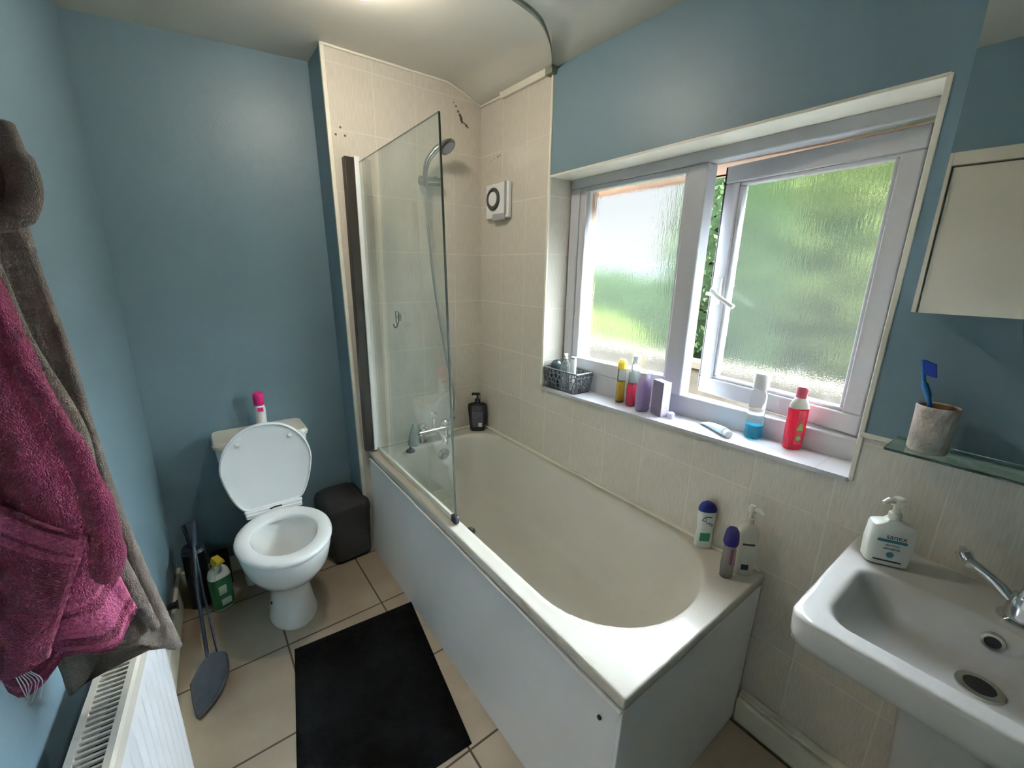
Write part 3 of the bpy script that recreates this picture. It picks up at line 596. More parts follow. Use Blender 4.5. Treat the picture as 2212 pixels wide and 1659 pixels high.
bl = thing('bleach_bottle', 'white cleaner bottle with green label and yellow nozzle', 'cleaning bottle', (-1.445, -.035, 0), R(20))
b = MB(); b.loft(shape([(0, .036, .028), (.006, .042, .033), (.17, .043, .034), (.195, .036, .029), (.212, .018, .018), (.226, .016, .016)], 3), True); b.build('bottle_body', WBOT, bl)
b = MB(); b.loft(shape([(.012, .0432, .0342), (.165, .0438, .0348)], 3), True, False, False); b.build('label', GREEN, bl)
b = MB(); b.lathe([(.020, .222), (.021, .245), (.014, .256)], 20); b.hexa([(-.018, -.05, .247), (.018, -.05, .247), (.018, .014, .243), (-.018, .014, .243), (-.014, -.046, .262), (.014, -.046, .262), (.014, .012, .262), (-.014, .012, .262)]); b.build('nozzle', YELLOW, bl, bevel=.003)
b = MB()
b.box(-.022, .010, -.0362, -.0345, .086, .128); b.build('label_print', LTEXT, bl)
b = MB(); b.box(-.018, .022, -.0362, -.0345, .028, .060); b.build('label_print', LTEXT, bl)

# long-handled dustpan
dp = thing('dustpan', 'black long-handled dustpan standing on the floor by the radiator', 'dustpan', (-1.505, -.48, 0))
b = MB()
outline = [(-.070, .006), (-.064, -.085), (-.050, -.128), (.005, -.085), (.048, -.022), (.054, .040), (.044, .070), (-.004, .092), (-.040, .060)]
ol = smooth_path([(x, y, 0) for x, y in outline]+[(outline[0][0], outline[0][1], 0)], 5)[:-1]
tilt = lambda x, y, z: (x, y, .052+.20*y+.10*x+z)
b.loft([[tilt(p.x*k, p.y*k, dz) for p in ol] for k, dz in ((.93, -.020), (1, -.008), (1, .0), (.95, .005), (.80, .001))])
pan = b.build('pan', SLATE, dp)
for dx, ra in ((-.010, .007), (.022, .0045)):
    b = MB(); b.tube([(dx, .080, .06), (dx*.6-.002, .17, .28), (.005, .262, .47)], ra, 12); b.build('rod', NAVY, dp)
b = MB(); b.tube([(.004, .255, .455), (.008, .285, .545)], [.013, .016], 14); b.build('grip', NAVY, dp)

# ================================================================== BATH MAT
b = MB(); c = [(-1.233, -.487), (-.736, -.524), (-.835, -1.226), (-1.36, -1.20)]
N = 60; g = []
for i in range(N+1):
    row = []
    for j in range(N+1):
        u, v = i/N, j/N; x = (c[0][0]*(1-u)+c[1][0]*u)*(1-v)+(c[3][0]*(1-u)+c[2][0]*u)*v; y = (c[0][1]*(1-u)+c[1][1]*u)*(1-v)+(c[3][1]*(1-u)+c[2][1]*u)*v
        e = min(u, v, 1-u, 1-v); row.append((x, y, .004+.012*min(1, e*18)**.5+random.uniform(-.0012, .0012)*(e > 0)))
    g.append(row)
b.loft(g, False, False, False); b.loft([[g[i][0], g[i][0][:2]+(.0,)] for i in range(N+1)], False, False, False); b.loft([[g[i][N], g[i][N][:2]+(.0,)] for i in range(N+1)], False, False, False)
b.loft([[g[0][i], g[0][i][:2]+(.0,)] for i in range(N+1)], False, False, False); b.loft([[g[N][i], g[N][i][:2]+(.0,)] for i in range(N+1)], False, False, False)
b.quad([(*q, 0) for q in c]); tag(b.build('bath_mat', MAT, ang=180), 'black rectangular bath mat on the tan floor tiles', 'bath mat')

# ================================================================== RADIATOR
ra = thing('radiator', 'white panel radiator with top grille under the towels', 'radiator', (xl(-.97), -.95, .115), R(-5.0))
RX0, RX1, RL, RH = .055, .120, -1.02, .645
b = MB()
b.box(RX1-.014, RX1, RL, 0, 0, RH-.008); b.box(RX0, RX0+.012, RL, 0, 0, RH-.008)
for k in range(26):   # shallow pressed flutes
    y = RL+.03+k*(-RL-.06)/25; b.lathe([(.002, .04), (.005, .06), (.005, RH-.07), (.002, RH-.05)], 8, (RX1-.002, y, 0))
b.build('radiator_panel', RADM, ra, bevel=.004)
b = MB()
b.loft([[(RX1+.001, RL-.002, RH-.035), (RX1+.001, .002, RH-.035)], [(RX1+.001, RL-.002, RH-.005), (RX1+.001, .002, RH-.005)], [(RX1-.004, RL-.002, RH), (RX1-.004, .002, RH)], [(RX1-.014, RL-.002, RH), (RX1-.014, .002, RH)]], False, False, False)
b.box(RX0-.001, RX0+.010, RL-.002, .002, RH-.03, RH)
b.build('top_rail', RADG, ra)
b = MB(); n_ = 84
for k in range(n_):
    y = RL+.01+k*(-RL-.02)/(n_-1); b.hexa([(RX0+.008, y-.0022, RH-.006), (RX1-.012, y-.0022, RH-.006), (RX1-.012, y+.0022, RH-.006), (RX0+.008, y+.0022, RH-.006), (RX0+.008, y-.0022, RH-.001), (RX1-.012, y-.0022, RH-.001), (RX1-.012, y+.0022, RH-.001), (RX0+.008, y+.0022, RH-.001)])
b.build('top_grille', RADG, ra)
b = MB(); b.box(RX0+.012, RX1-.014, RL+.01, -.01, .02, RH-.06); b.build('gap_shade_core', SHADE, ra)  # near-black filler, its colour stands in for shade between the slats
bx('end_cap', RADM, RX0-.001, RX1+.001, -.002, .003, .0, RH-.002, ra, .001); bx('end_cap', RADM, RX0-.001, RX1+.001, RL-.003, RL+.002, .0, RH-.002, ra, .001)
for y_ in (-.12, -.85): bx('wall_bracket', WHITE, .0, RX0, y_, y_+.03, .1, .5, ra, 0)
# ================================================================== TOWELS
def interp(tab, t):
    if t >= tab[0][0]: return tab[0][1:]
    for a, c_ in zip(tab, tab[1:]):
        if c_[0] <= t <= a[0]:
            f = (t-a[0])/(c_[0]-a[0]); return [p+(q-p)*f for p, q in zip(a[1:], c_[1:])]
    return tab[-1][1:]
def bunch(name, tab, z0, z1, mats, parent, folds, seed, rows=90, n=150, hem=0, bands=()):
    """hanging folded towel: tab rows (z, x_left, x_right, y_centre, half_depth); hem(u) shifts the lower edge"""
    rnd = random.Random(seed); ph = [rnd.uniform(0, 6.28) for _ in range(8)]
    b = MB(); rings = []
    for i in range(rows+1):
        t = i/rows; ring = []
        for j in range(n):
            a = 2*PI*j/n; ca, sa = math.cos(a), math.sin(a)
            z = z0+(z1-z0)*t; z += (hem(ca) if hem else 0)*t**3
            x0, x1, yc, hd = interp(tab, z)
            amp = min(1, t*4+.15)
            fo = sum(A*math.sin(k*a+ph[q]+dr*t*3) for q, (k, A, dr) in enumerate(folds))*amp
            xc, hw = (x0+x1)/2, (x1-x0)/2
            x = xc+ca*hw*(1+.35*fo*(1 if ca < .75 else .35)); y = yc+sa*hd*(1+fo)
            x += rnd.uniform(-1, 1)*.0007; y += rnd.uniform(-1, 1)*.0007
            ring.append((x, y, z))
        rings.append(ring)
    b.loft(rings, True, True, True)
    if bands:
        nf = len(b.f)
        for fi in range(nf):
            if fi < rows*n:
                t = (fi//n)/rows
                if any(lo_ <= t <= hi for lo_, hi in bands): b.m[fi] = 1
    return b.build(name, mats, parent, ang=180)

br_t = thing('brown_towel', 'taupe brown towel hanging behind the pink towel', 'towel', (0, 0, 0))
tabB = [(1.60, -1.622, -1.548, -1.235, .030), (1.50, -1.628, -1.545, -1.235, .034), (1.40, -1.632, -1.537, -1.235, .036), (1.28, -1.634, -1.533, -1.235, .036), (1.15, -1.636, -1.526, -1.235, .038), (1.0, -1.637, -1.511, -1.23, .038), (.80, -1.638, -1.487, -1.22, .036)]
bunch('towel_drape', tabB, 1.60, .885, [BROWN, BROWN], br_t, [(3, .22, .7), (5, .20, -.5), (8, .10, .9)], 3, hem=lambda c_: -.04*max(0, c_)+.03*math.cos(3*c_)-.045*max(0, -c_), bands=())
b = MB(); rr = random.Random(5)
rings = []
for i in range(31):
    t = i/30; zc = 1.585+.125*t; ring = []
    for j in range(60):
        a = 2*PI*j/60; k = (.15+math.sin(PI*min(1, max(0, .12+.84*t)))**.6)
        rr_ = .043*k*(1+.12*math.sin(3*a+5*t)+.07*math.sin(7*a-4*t))
        ring.append((-1.585+1.05*rr_*math.cos(a), -1.235+.95*rr_*math.sin(a), zc+.006*math.sin(2*a)))
    rings.append(ring)
b.loft(rings); b.build('towel_knot', BROWN, br_t, ang=180)
b = MB(); b.tube(smooth_path([(-1.545, -1.25, 1.70), (-1.538, -1.262, 1.66), (-1.536, -1.268, 1.62), (-1.552, -1.27, 1.585), (-1.578, -1.275, 1.578)], 6), [.012]*6+[.017]*12+[.014]*7, 16); b.build('towel_roll', BROWN, br_t, ang=180)
# rolled fold edge running down the front
b = MB(); b.tube(smooth_path([(-1.598, -1.272, 1.58), (-1.582, -1.275, 1.50), (-1.566, -1.275, 1.40), (-1.545, -1.276, 1.27), (-1.546, -1.276, 1.15), (-1.535, -1.27, 1.02), (-1.515, -1.26, .90)], 8), [.010+.003*math.sin(i*.35) for i in range(49)], 14); b.build('towel_fold', BROWN, br_t, ang=180)
b = MB(); b.tube(smooth_path([(-1.60, -1.30, 1.44), (-1.58, -1.305, 1.415), (-1.563, -1.30, 1.405)], 5), [.006]*5+[.008]*5+[.004], 12); b.build('hanging_loop', BROWN, br_t)

pk = thing('pink_towel', 'faded magenta towel hanging in front of the brown one', 'towel', (0, 0, 0))
tabP = [(1.72, -1.640, -1.59, -1.40, .025), (1.60, -1.650, -1.565, -1.40, .03), (1.50, -1.650, -1.549, -1.40, .034), (1.39, -1.650, -1.537, -1.40, .038), (1.30, -1.650, -1.521, -1.40, .042), (1.22, -1.650, -1.506, -1.40, .044), (1.16, -1.650, -1.508, -1.40, .042), (1.11, -1.648, -1.520, -1.40, .038), (1.03, -1.646, -1.508, -1.395, .036), (.9, -1.645, -1.505, -1.395, .036)]
bunch('towel_drape', tabP, 1.70, 1.015, [PINK, PINKB], pk, [(3, .16, .5), (5, .20, -.8), (9, .07, 1.1)], 11, hem=lambda c_: .012*math.cos(5*c_)+.022*c_, bands=((.86, .875), (.89, .955), (.97, .985)))
# folded-over corner lying in front
b = MB(); rows = []
A, Bc, Cc, Dc = Vector((-1.640, -1.456, 1.330)), Vector((-1.523, -1.466, 1.212)), Vector((-1.590, -1.456, 1.055)), Vector((-1.640, -1.450, 1.045))
for i in range(41):
    u = i/40; row = []
    for j in range(41):
        v = j/40
        p_ = (A*(1-u)+Bc*u)*(1-v)+(Dc*(1-u)+Cc*u)*v
        p_.y += .008*math.sin(u*5+v*2)-.006*math.sin(v*3.1)*u+random.uniform(-.0006, .0006); p_.z += -.012*math.sin(u*3.1)*(1-v)
        row.append(p_)
    rows.append(row)
b.loft(rows, False, False, False)
for fi in range(len(b.f)):
    j = fi % 40; i_ = fi//40
    if 1 <= j <= 4 or 6 <= j <= 7 or i_ >= 38: b.m[fi] = 1
b.build('folded_corner', [PINK, PINKB], pk, solid=.008, ang=180)
b = MB(); b.tube(smooth_path([(-1.545, -1.440, 1.42), (-1.522, -1.452, 1.33), (-1.512, -1.458, 1.25), (-1.512, -1.462, 1.18), (-1.522, -1.462, 1.135)], 8), [.008]*8+[.012]*8+[.016]*8+[.018, .018, .0175, .017, .016, .014, .011, .007, .002], 16); b.build('towel_fold', PINK, pk, ang=180)
b = MB()
for k in range(7): b.tube(smooth_path([(-1.622+.002*k, -1.442, 1.035), (-1.620+.003*k, -1.444, 1.018), (-1.618+.001*k*random.uniform(-2, 2), -1.446, .995+random.uniform(-.008, .008))], 3), .0006, 5)
b.build('frayed_threads', LILACS, pk)
for y_, z_, lab in ((-1.235, 1.70, 'white wall hook behind the brown towel'), (-1.40, 1.72, 'white wall hook holding the pink towel')):
    b = MB(); b.box(xl(y_)-.001, xl(y_)+.008, y_-.015, y_+.015, z_-.04, z_+.03); b.tube(smooth_path([(xl(y_)+.006, y_, z_-.02), (xl(y_)+.04, y_, z_-.02), (xl(y_)+.05, y_, z_+.015)], 4), .005, 10)
    tag(b.build('wall_hook', CHROME, bevel=.002), lab, 'hook')

# ================================================================== BASIN
SZ = .85
bs_ = thing('wash_basin', 'white rectangular wash basin under the glass shelf', 'wash basin', (0, 0, 0))
b = MB(); Y0, Y1 = -2.475, -1.902
def sr(x0, x1, y0, y1, z, r): return rring(x0, x1, y0, y1, z, r, 8, 8)
b.loft([sr(-.30, -.0, Y0+.10, Y1-.10, SZ-.16, .03), sr(-.36, -.0, Y0+.06, Y1-.05, SZ-.12, .04), sr(-.455, -.0, Y0+.008, Y1-.008, SZ-.078, (.045, .004, .004, .045)), sr(-.468, .0, Y0+.001, Y1-.001, SZ-.07, (.05, .004, .004, .05)), sr(-.474, .0, Y0, Y1, SZ-.05, (.052, .004, .004, .052)), sr(-.474, .0, Y0, Y1, SZ-.009, (.045, .004, .004, .045)), sr(-.472, .0, Y0+.002, Y1-.002, SZ-.003, (.044, .004, .004, .044)), sr(-.467, -.0, Y0+.007, Y1-.007, SZ, (.042, .004, .004, .042)), sr(-.460, -.0, Y0+.012, Y1-.012, SZ, (.042, .004, .004, .042)), sr(-.434, -.148, Y0+.038, Y1-.038, SZ, (.058, .052, .052, .058)),
        sr(-.428, -.155, Y0+.045, Y1-.045, SZ, (.055, .05, .05, .055)), sr(-.420, -.162, Y0+.053, Y1-.053, SZ-.006, (.055, .05, .05, .055)), sr(-.410, -.170, Y0+.066, Y1-.066, SZ-.04, (.06, .05, .05, .06)), sr(-.392, -.176, Y0+.090, Y1-.090, SZ-.075, (.06, .05, .05, .06)), sr(-.36, -.184, Y0+.13, Y1-.13, SZ-.097, (.05, .05, .05, .05)), sr(-.29, -.20, Y0+.22, Y1-.22, SZ-.104, (.03, .03, .03, .03))], True, True, True)
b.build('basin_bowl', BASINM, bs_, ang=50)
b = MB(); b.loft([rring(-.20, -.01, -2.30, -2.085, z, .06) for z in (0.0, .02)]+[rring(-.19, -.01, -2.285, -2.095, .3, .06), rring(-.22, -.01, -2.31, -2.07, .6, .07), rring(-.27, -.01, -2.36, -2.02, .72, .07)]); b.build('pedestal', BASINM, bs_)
b = MB(); b.lathe([(.036, .0), (.035, .004), (.024, .005), (.021, -.002)], 32, (-.238, -2.178, SZ-.1035), c1=False); b.build('waste_ring', STEEL, bs_)
b = MB(); b.lathe([(.0225, .0), (.0225, .0055), (.001, .0056)], 28, (-.238, -2.178, SZ-.1045)); b.build('waste_hole', BLACK, bs_)
b = MB(); b.lathe([(.0175, .010), (.0175, -.004), (.0125, -.005), (.0120, .001)], 28, (-.172, -2.176, SZ-.033), 'x', c1=False); b.build('overflow_ring', STEEL, bs_)
b = MB(); b.lathe([(.0125, .004), (.0125, -.0035), (.001, -.0036)], 20, (-.172, -2.176, SZ-.033), 'x'); b.build('overflow_hole', BLACK, bs_)
tp = thing('basin_tap', 'chrome basin mixer tap with side lever handle', 'basin tap', (-.105, -2.20, SZ))
b = MB(); b.lathe([(.034, 0), (.034, .004), (.026, .008), (.025, .05), (.022, .056)], 32); b.build('tap_body', CHROME, tp)
b = MB(); b.tube(smooth_path([(0, 0, .05), (.004, -.012, .10), (.0, -.03, .16), (-.03, -.04, .20), (-.08, -.05, .205), (-.12, -.055, .175)], 8), .0165, 18); b.build('spout', CHROME, tp)
b = MB(); b.tube(smooth_path([(0, .022, .04), (.004, .055, .066), (.008, .095, .085)], 5), [.0125]*4+[.0105]*7, 14); b.build('lever', CHROME, tp)
b = MB(); b.tube([(-.02, .088, .086), (.036, .106, .094)], .0075, 12); b.tube([(.008, .095, .085), (.010, .104, .100)], .014, 14); b.build('lever_crosspiece', CHROME, tp)

# glass shelf
gs = thing('glass_shelf', 'green-edged glass shelf on the wall above the basin', 'shelf', (0, -2.18, 1.140))
bx('shelf_glass', GLASSG, -.128, -.002, -.26, .252, 0, .006, gs, .001)
b = MB(); b.tube([(0, .205, -.008), (-.045, .205, -.008)], .007, 12); b.tube([(0, .205, .014), (-.03, .205, .014)], .009, 12); b.box(-.02, 0, .195, .215, -.012, .02); b.build('shelf_bracket', BLACK, gs)
b = MB(); b.box(-.03, 0, -.225, -.195, -.014, .022); b.build('shelf_bracket', BLACK, gs)
# cup and toothbrush
cp = thing('toothbrush_cup', 'mottled pinkish-grey tumbler on the glass shelf', 'cup', (-.070, -1.992, 1.1465))
b = MB(); b.lathe([(.034, 0), (.036, .004), (.037, .090), (.038, .104), (.0365, .108), (.0340, .105), (.033, .02), (.002, .012)], 40, c1=False, mi=0)
for fi in range(len(b.f)):
    if (fi//40) >= 5: b.m[fi] = 1
b.build('tumbler', [STONE, CORK], cp)
tbh = thing('toothbrush', 'blue toothbrush leaning in the tumbler', 'toothbrush', (-.075, -2.004, 1.162))
b = MB(); b.tube(smooth_path([(0, 0, 0), (.001, .016, .055), (.003, .034, .112), (.004, .046, .140), (.004, .052, .165), (.004, .058, .190)], 6), [.0045]*12+[.0065]*6+[.0035]*6+[.0035]*7, 12); b.build('handle', TOOTH, tbh)
b = MB(); b.hexa([(-.001, .048, .158), (.009, .048, .158), (.009, .056, .190), (-.001, .056, .190), (-.003, .028, .154), (.007, .028, .154), (.007, .034, .183), (-.003, .034, .183)]); b.build('bristles', BRIST, tbh)

# mirror cabinet
mc = thing('mirror_cabinet', 'wall cabinet with mirror doors reflecting cream door and ceiling', 'mirror cabinet', (0, -1.913, 1.458))
b = MB(); b.box(-.112, 0, -.56, 0, 0, .66); b.build('carcass', WHITE, mc, bevel=.001)
b = MB(); b.hexa([(-.122, -.56, .001), (-.114, -.56, .001), (-.114, 0, .001), (-.122, 0, .001), (-.122-.0173, -.56, .66), (-.114, -.56, .66), (-.114, 0, .66), (-.122-.0173, 0, .66)]); b.build('mirror_door', MIRROR, mc)

# ================================================================== BOTTLES
def pump(b, z, r, h, dirv=(-1, 0)):
    b.lathe([(r, z), (r, z+.016), (r*.6, z+.019), (r*.5, z+.019+h*.4)], 20)
    dx, dy = dirv; zz = z+.018+h*.4
    b.lathe([(r*.95, zz), (r*1.05, zz+h*.32), (r*.75, zz+h*.46)], 20); b.tube([(0, 0, zz+h*.25), (dx*.022, dy*.022, zz+h*.28), (dx*.034, dy*.034, zz+h*.10)], [.0085, .0075, .0055], 12)

# black pump bottle in the far corner
t = thing('body_wash_bottle', 'black pump bottle in the far corner of the bath rim', 'pump bottle', (-.075, -.075, RZ+.002), R(-32))
b = MB(); b.loft(shape([(0, .040, .026), (.006, .044, .029), (.08, .052, .032), (.150, .058, .034), (.162, .054, .032), (.168, .040, .026), (.172, .018, .018), (.184, .016, .016)], 3)); b.build('bottle_body', BLACK, t)
b = MB(); b.lathe([(.0165, .180), (.0165, .196), (.006, .200), (.005, .222)], 20); b.box(-.034, .014, -.010, .010, .220, .234); b.build('pump_head', BLACK, t, bevel=.003)
b = MB(); b.hexa([(-.028, -.0335, .03), (.034, -.0335, .03), (.034, -.030, .03), (-.028, -.030, .03), (-.034, -.0362, .125), (.034, -.0362, .125), (.034, -.030, .125), (-.034, -.030, .125)]); b.build('label', mat('dark_plum_label', (.05, .042, .06), .4, var=.5, vs_=60), t)
b = MB(); b.box(.004, .026, -.0345, -.0325, .030, .056); b.build('label_patch', LTEXT, t)

# three bottles at the near end
FACE = R(-48)   # turn labels toward the room corner
t = thing('shower_cream_bottle', 'white bottle with navy blue cap on the bath rim', 'bottle', (-.028, -1.500, RZ+.001), R(-42))
b = MB(); b.loft(shape([(0, .026, .015), (.004, .029, .017), (.03, .029, .018), (.07, .0265, .017), (.11, .030, .019), (.138, .031, .019), (.143, .030, .018)], 2.6)); b.build('bottle_body', WBOT, t)
b = MB(); b.loft(shape([(.143, .031, .019), (.155, .030, .019), (.168, .022, .017), (.175, .010, .010)], 2.4)); b.build('cap', DBLUE, t)
text('Dove', .021, DBLUE, t, (.0, -.0185, .106), (R(90), R(32), 0)); b = MB(); b.box(-.020, .014, -.0182, -.0165, .030, .062); b.build('label_patch', GPRINT, t); b = MB(); b.box(-.012, .012, -.0192, -.0175, .124, .128); b.build('label_line', GPRINT, t)
t = thing('roll_on_deodorant', 'clear and violet bottle with dark purple domed cap', 'deodorant', (-.118, -1.630, RZ+.001), R(-45))
b = MB(); b.loft(shape([(0, .016, .013), (.004, .019, .015), (.05, .0205, .016), (.10, .0195, .015), (.118, .017, .014)], 2.2)); b.build('bottle_body', mat('smoky_clear_plastic', (.50, .47, .42), .1, trans=.6, ior=1.3), t)
b = MB(); b.loft(shape([(.003, .0155, .0125), (.03, .0185, .0145), (.05, .017, .0135), (.058, .012, .010)], 2.2)); b.build('coloured_base', mat('dark_plum_gel', (.05, .03, .06), .2), t)
b = MB(); b.box(-.002, .006, -.0168, -.015, .055, .11); b.build('label_stripe', MPRINT, t)
b = MB(); b.loft(shape([(.118, .0205, .0165), (.128, .0235, .019), (.150, .0215, .0175), (.168, .0185, .0155), (.178, .012, .010), (.181, .003, .003)], 2.2)); b.build('cap', PURPLE, t)
t = thing('lotion_bottle', 'tall cream pump bottle at the near corner of the bath rim', 'pump bottle', (-.052, -1.650, RZ+.001), R(-45))
b = MB(); b.loft(shape([(0, .027, .019), (.005, .031, .022), (.09, .031, .022), (.150, .030, .021), (.165, .026, .019), (.176, .014, .013), (.182, .012, .012)], 2.8)); b.build('bottle_body', CBOT, t)
b = MB(); pump(b, .182, .011, .05, (.75, -.65)); b.build('pump_head', CBOT, t)
b = MB(); b.box(-.020, .016, -.0226, -.0205, .112, .118); b.build('label_line', MPRINT, t); b = MB(); b.box(-.014, .008, -.0222, -.0205, .022, .042); b.build('label_patch', DPRINT, t)
# hand soap on the basin
t = thing('hand_soap_bottle', 'squat white pump bottle with blue print on the basin edge', 'soap bottle', (-.095, -1.975, SZ+.001), R(-62))
b = MB(); b.loft(shape([(0, .038, .022), (.004, .043, .026), (.05, .045, .027), (.094, .043, .025), (.102, .041, .023), (.107, .030, .019), (.111, .018, .015), (.118, .013, .013)], 5)); b.build('bottle_body', WBOT, t)
b = MB(); pump(b, .116, .013, .045, (-.9, -.3)); b.build('pump_head', CBOT, t)
b = MB(); b.box(-.030, .026, -.0288, -.0265, .066, .072); b.build('label_line', TEALP, t)
text('sanex', .017, DPRINT, t, (.004, -.0288, .081), (R(90), 0, 0)); text('dermo', .010, TEALP, t, (0, -.0288, .059), (R(90), 0, 0)); text('sensitive', .009, DPRINT, t, (0, -.0288, .050), (R(90), 0, 0))
b = MB(); b.lathe([(.007, 0), (.007, .0012)], 16, (.0, -.0285, .033), 'y'); b.build('label_emblem', TEALP, t); b = MB(); b.box(-.030, .024, -.0282, -.0265, .014, .017); b.build('label_line', DPRINT, t)

# ---- window sill things
def on(x, y): return (x, y, sillz(y)+.0015)
bk = thing('wire_basket', 'grey openwork plastic basket at the far end of the window sill', 'basket', on(.062, -.683))
b = MB(); hx, hy, hh = .050, .102, .100
def wallpt(s, u, z):   # s side, u along
    k = 1+.14*z/hh
    return {'x-': (-hx*k, u*k, z), 'x+': (hx*k, u*k, z), 'y-': (u*k, -hy*k, z), 'y+': (u*k, hy*k, z)}[s]
for s_, L in (('x-', hy), ('x+', hy), ('y-', hx), ('y+', hx)):
    nn = int(L*2/.0105)
    for i in range(nn+1):
        u = -L+2*L*i/nn; du = .010*math.sin(i*2.4)
        b.tube([wallpt(s_, u, .004), wallpt(s_, max(-L, min(L, u+du)), hh*.35), wallpt(s_, max(-L, min(L, u-du)), hh*.7), wallpt(s_, u, hh)], .0024, 6)
    for z in (.03, .056, .08):
        b.tube([wallpt(s_, -L+2*L*i/12, z+.005*math.sin(i*1.9+z*90)) for i in range(13)], .0022, 6)
BGREY = mat('warm_grey_basket_plastic', (.13, .135, .14), .5)
b.build('openwork_sides', BGREY, bk)
b = MB()
for s_, L in (('x-', hy), ('x+', hy), ('y-', hx), ('y+', hx)): b.tube([wallpt(s_, -L, hh), wallpt(s_, L, hh)], .0042, 8)
b.build('rim', BGREY, bk)
bx('basket_base', SLATE, -hx, hx, -hy, hy, 0, .005, bk, .001)
b = MB(); b.loft(shape([(.0, .026, .024), (.02, .030, .028), (.085, .030, .028), (.115, .028, .026), (.130, .016, .015), (.134, .004, .004)], 2)); o = b.build('jar', mat('dark_teal_plastic', (.03, .055, .06), .35)); o.location = (.050, -.615, sillz(-.6)+.008); tag(o, 'dark teal round-topped jar in the grey sill basket', 'jar')
t = thing('spray_bottle', 'clear spray bottle in the middle of the sill basket', 'spray bottle', (.065, -.665, sillz(-.66)+.008))
b = MB(); b.loft(shape([(0, .024, .02), (.005, .027, .022), (.11, .026, .021), (.135, .013, .012), (.142, .010, .010)], 2.3)); b.build('bottle_body', CLIN, t)
b = MB(); b.lathe([(.010, .142), (.010, .150), (.006, .152), (.006, .160)], 16); b.box(-.014, .008, -.006, .006, .158, .170); b.build('spray_head', WHITE, t, bevel=.002)
t = thing('ointment_tube', 'slim white tube with grey top in the sill basket', 'tube', (.060, -.722, sillz(-.72)+.008))
b = MB(); b.loft(shape([(0, .014, .014), (.10, .015, .015), (.150, .015, .015)], 2)); b.build('tube_body', WHITE, t)
b = MB(); b.lathe([(.0135, .150), (.013, .160), (.001, .161)], 18); b.build('cap', GREYP, t)

t = thing('hair_oil_bottle', 'tall bottle with yellow cap and amber lower half on the sill', 'bottle', on(.088, -.990))
b = MB(); b.loft(shape([(0, .017, .014), (.005, .020, .016), (.085, .019, .015), (.095, .018, .0145)], 2.4)); b.build('amber_base', AMBER, t)
b = MB(); b.loft(shape([(.095, .019, .0155), (.145, .019, .0155), (.155, .015, .013)], 2.4)); b.build('bottle_body', CLIN, t)
b = MB(); b.loft(shape([(.152, .020, .018), (.178, .0215, .019), (.192, .012, .011)], 2.2)); b.build('cap', YELLOW, t)
b = MB(); b.loft(shape([(-.0005, .018, .015), (.008, .0205, .0165)], 2.4)); b.build('base_band', BLACK, t)
t = thing('white_tall_bottle', 'tall translucent white bottle behind the yellow-capped one', 'bottle', on(.108, -1.045))
b = MB(); b.loft(shape([(0, .020, .015), (.005, .023, .018), (.16, .022, .017), (.175, .014, .013), (.188, .014, .013)], 2.4)); b.build('bottle_body', CLIN, t)
b = MB(); b.lathe([(.016, .186), (.0165, .212), (.012, .215)], 20); b.build('cap', WHITE, t)
t = thing('red_pot', 'small square red bottle in front of the tall ones', 'bottle', on(.080, -1.055))
b = MB(); b.loft(shape([(0, .017, .015), (.004, .019, .017), (.090, .019, .017), (.096, .017, .015)], 4)); b.build('bottle_body', mat('cherry_red_plastic', (.48, .02, .05), .25, trans=.2), t)
b = MB(); b.loft(shape([(.096, .017, .015), (.150, .016, .014)], 3)); b.build('clear_top', CLIN, t)
t = thing('lilac_bottle', 'rounded lilac bottle with pale shoulders on the sill', 'bottle', on(.060, -1.128))
b = MB(); b.loft(shape([(0, .028, .020), (.006, .033, .024), (.06, .036, .026), (.105, .034, .024), (.130, .025, .019), (.142, .014, .014)], 2.2)); b.build('bottle_body', LILAC, t)
b = MB(); b.lathe([(.019, .138), (.021, .142), (.021, .160), (.013, .163)], 20); b.build('cap', mat('grey_cap', (.40, .38, .42), .3), t)
b = MB(); b.tube(smooth_path([(.028, 0, .118), (.036, -.002, .145), (.020, 0, .160)], 5), .0025, 8); b.build('loop', LILACS, t)
t = thing('perfume_box', 'upright grey-lilac carton on the sill', 'carton', on(.062, -1.205), R(-20))
b = MB(); b.box(-.014, .020, -.034, .030, 0, .140); b.build('carton', [LILACB], t, bevel=.001)
b = MB(); b.box(-.0155, -.014, -.034, .030, 0, .140); b.build('carton_face', LILACB, t); b = MB(); b.box(-.014, .021, -.0355, -.034, 0, .1405); b.build('carton_side', LILACS, t)
b = MB(); b.lathe([(.012, 0), (.013, .004), (.013, .020), (.009, .023)], 18); o = b.build('bottle_cap', LILACS); o.location = on(.062, -1.262); tag(o, 'small pale lilac cap lying beside the grey-lilac carton', 'cap')

# toothpaste tubes lying at the sill edge
t = thing('toothpaste_tube', 'pale blue toothpaste tube lying near the sill edge', 'tube', on(.106, -1.378), R(0))
dvec = Vector((-.070, -.112, 0))
b = MB(); rings = []
for i in range(13):
    f = i/12; c_ = dvec*f; wx = .022*(1-.30*f); hz = .002+.0145*(f)**.6
    n1 = Vector((-dvec.y, dvec.x, 0)).normalized()
    rings.append([tuple(c_+n1*wx*math.cos(2*PI*j/20)+Vector((0, 0, hz+hz*math.sin(2*PI*j/20)))) for j in range(20)])
b.loft(rings); b.build('tube_body', mat('pale_blue_tube', (.50, .66, .76), .25, var=.3, vs_=45), t)
b = MB(); dn = dvec.normalized(); b.tube([dvec+Vector((0, 0, .0165)), dvec+dn*.020+Vector((0, 0, .0155))], .0135, 18); b.build('cap', WHITE, t)
b = MB(); n1 = Vector((-dn.y, dn.x, 0)); 
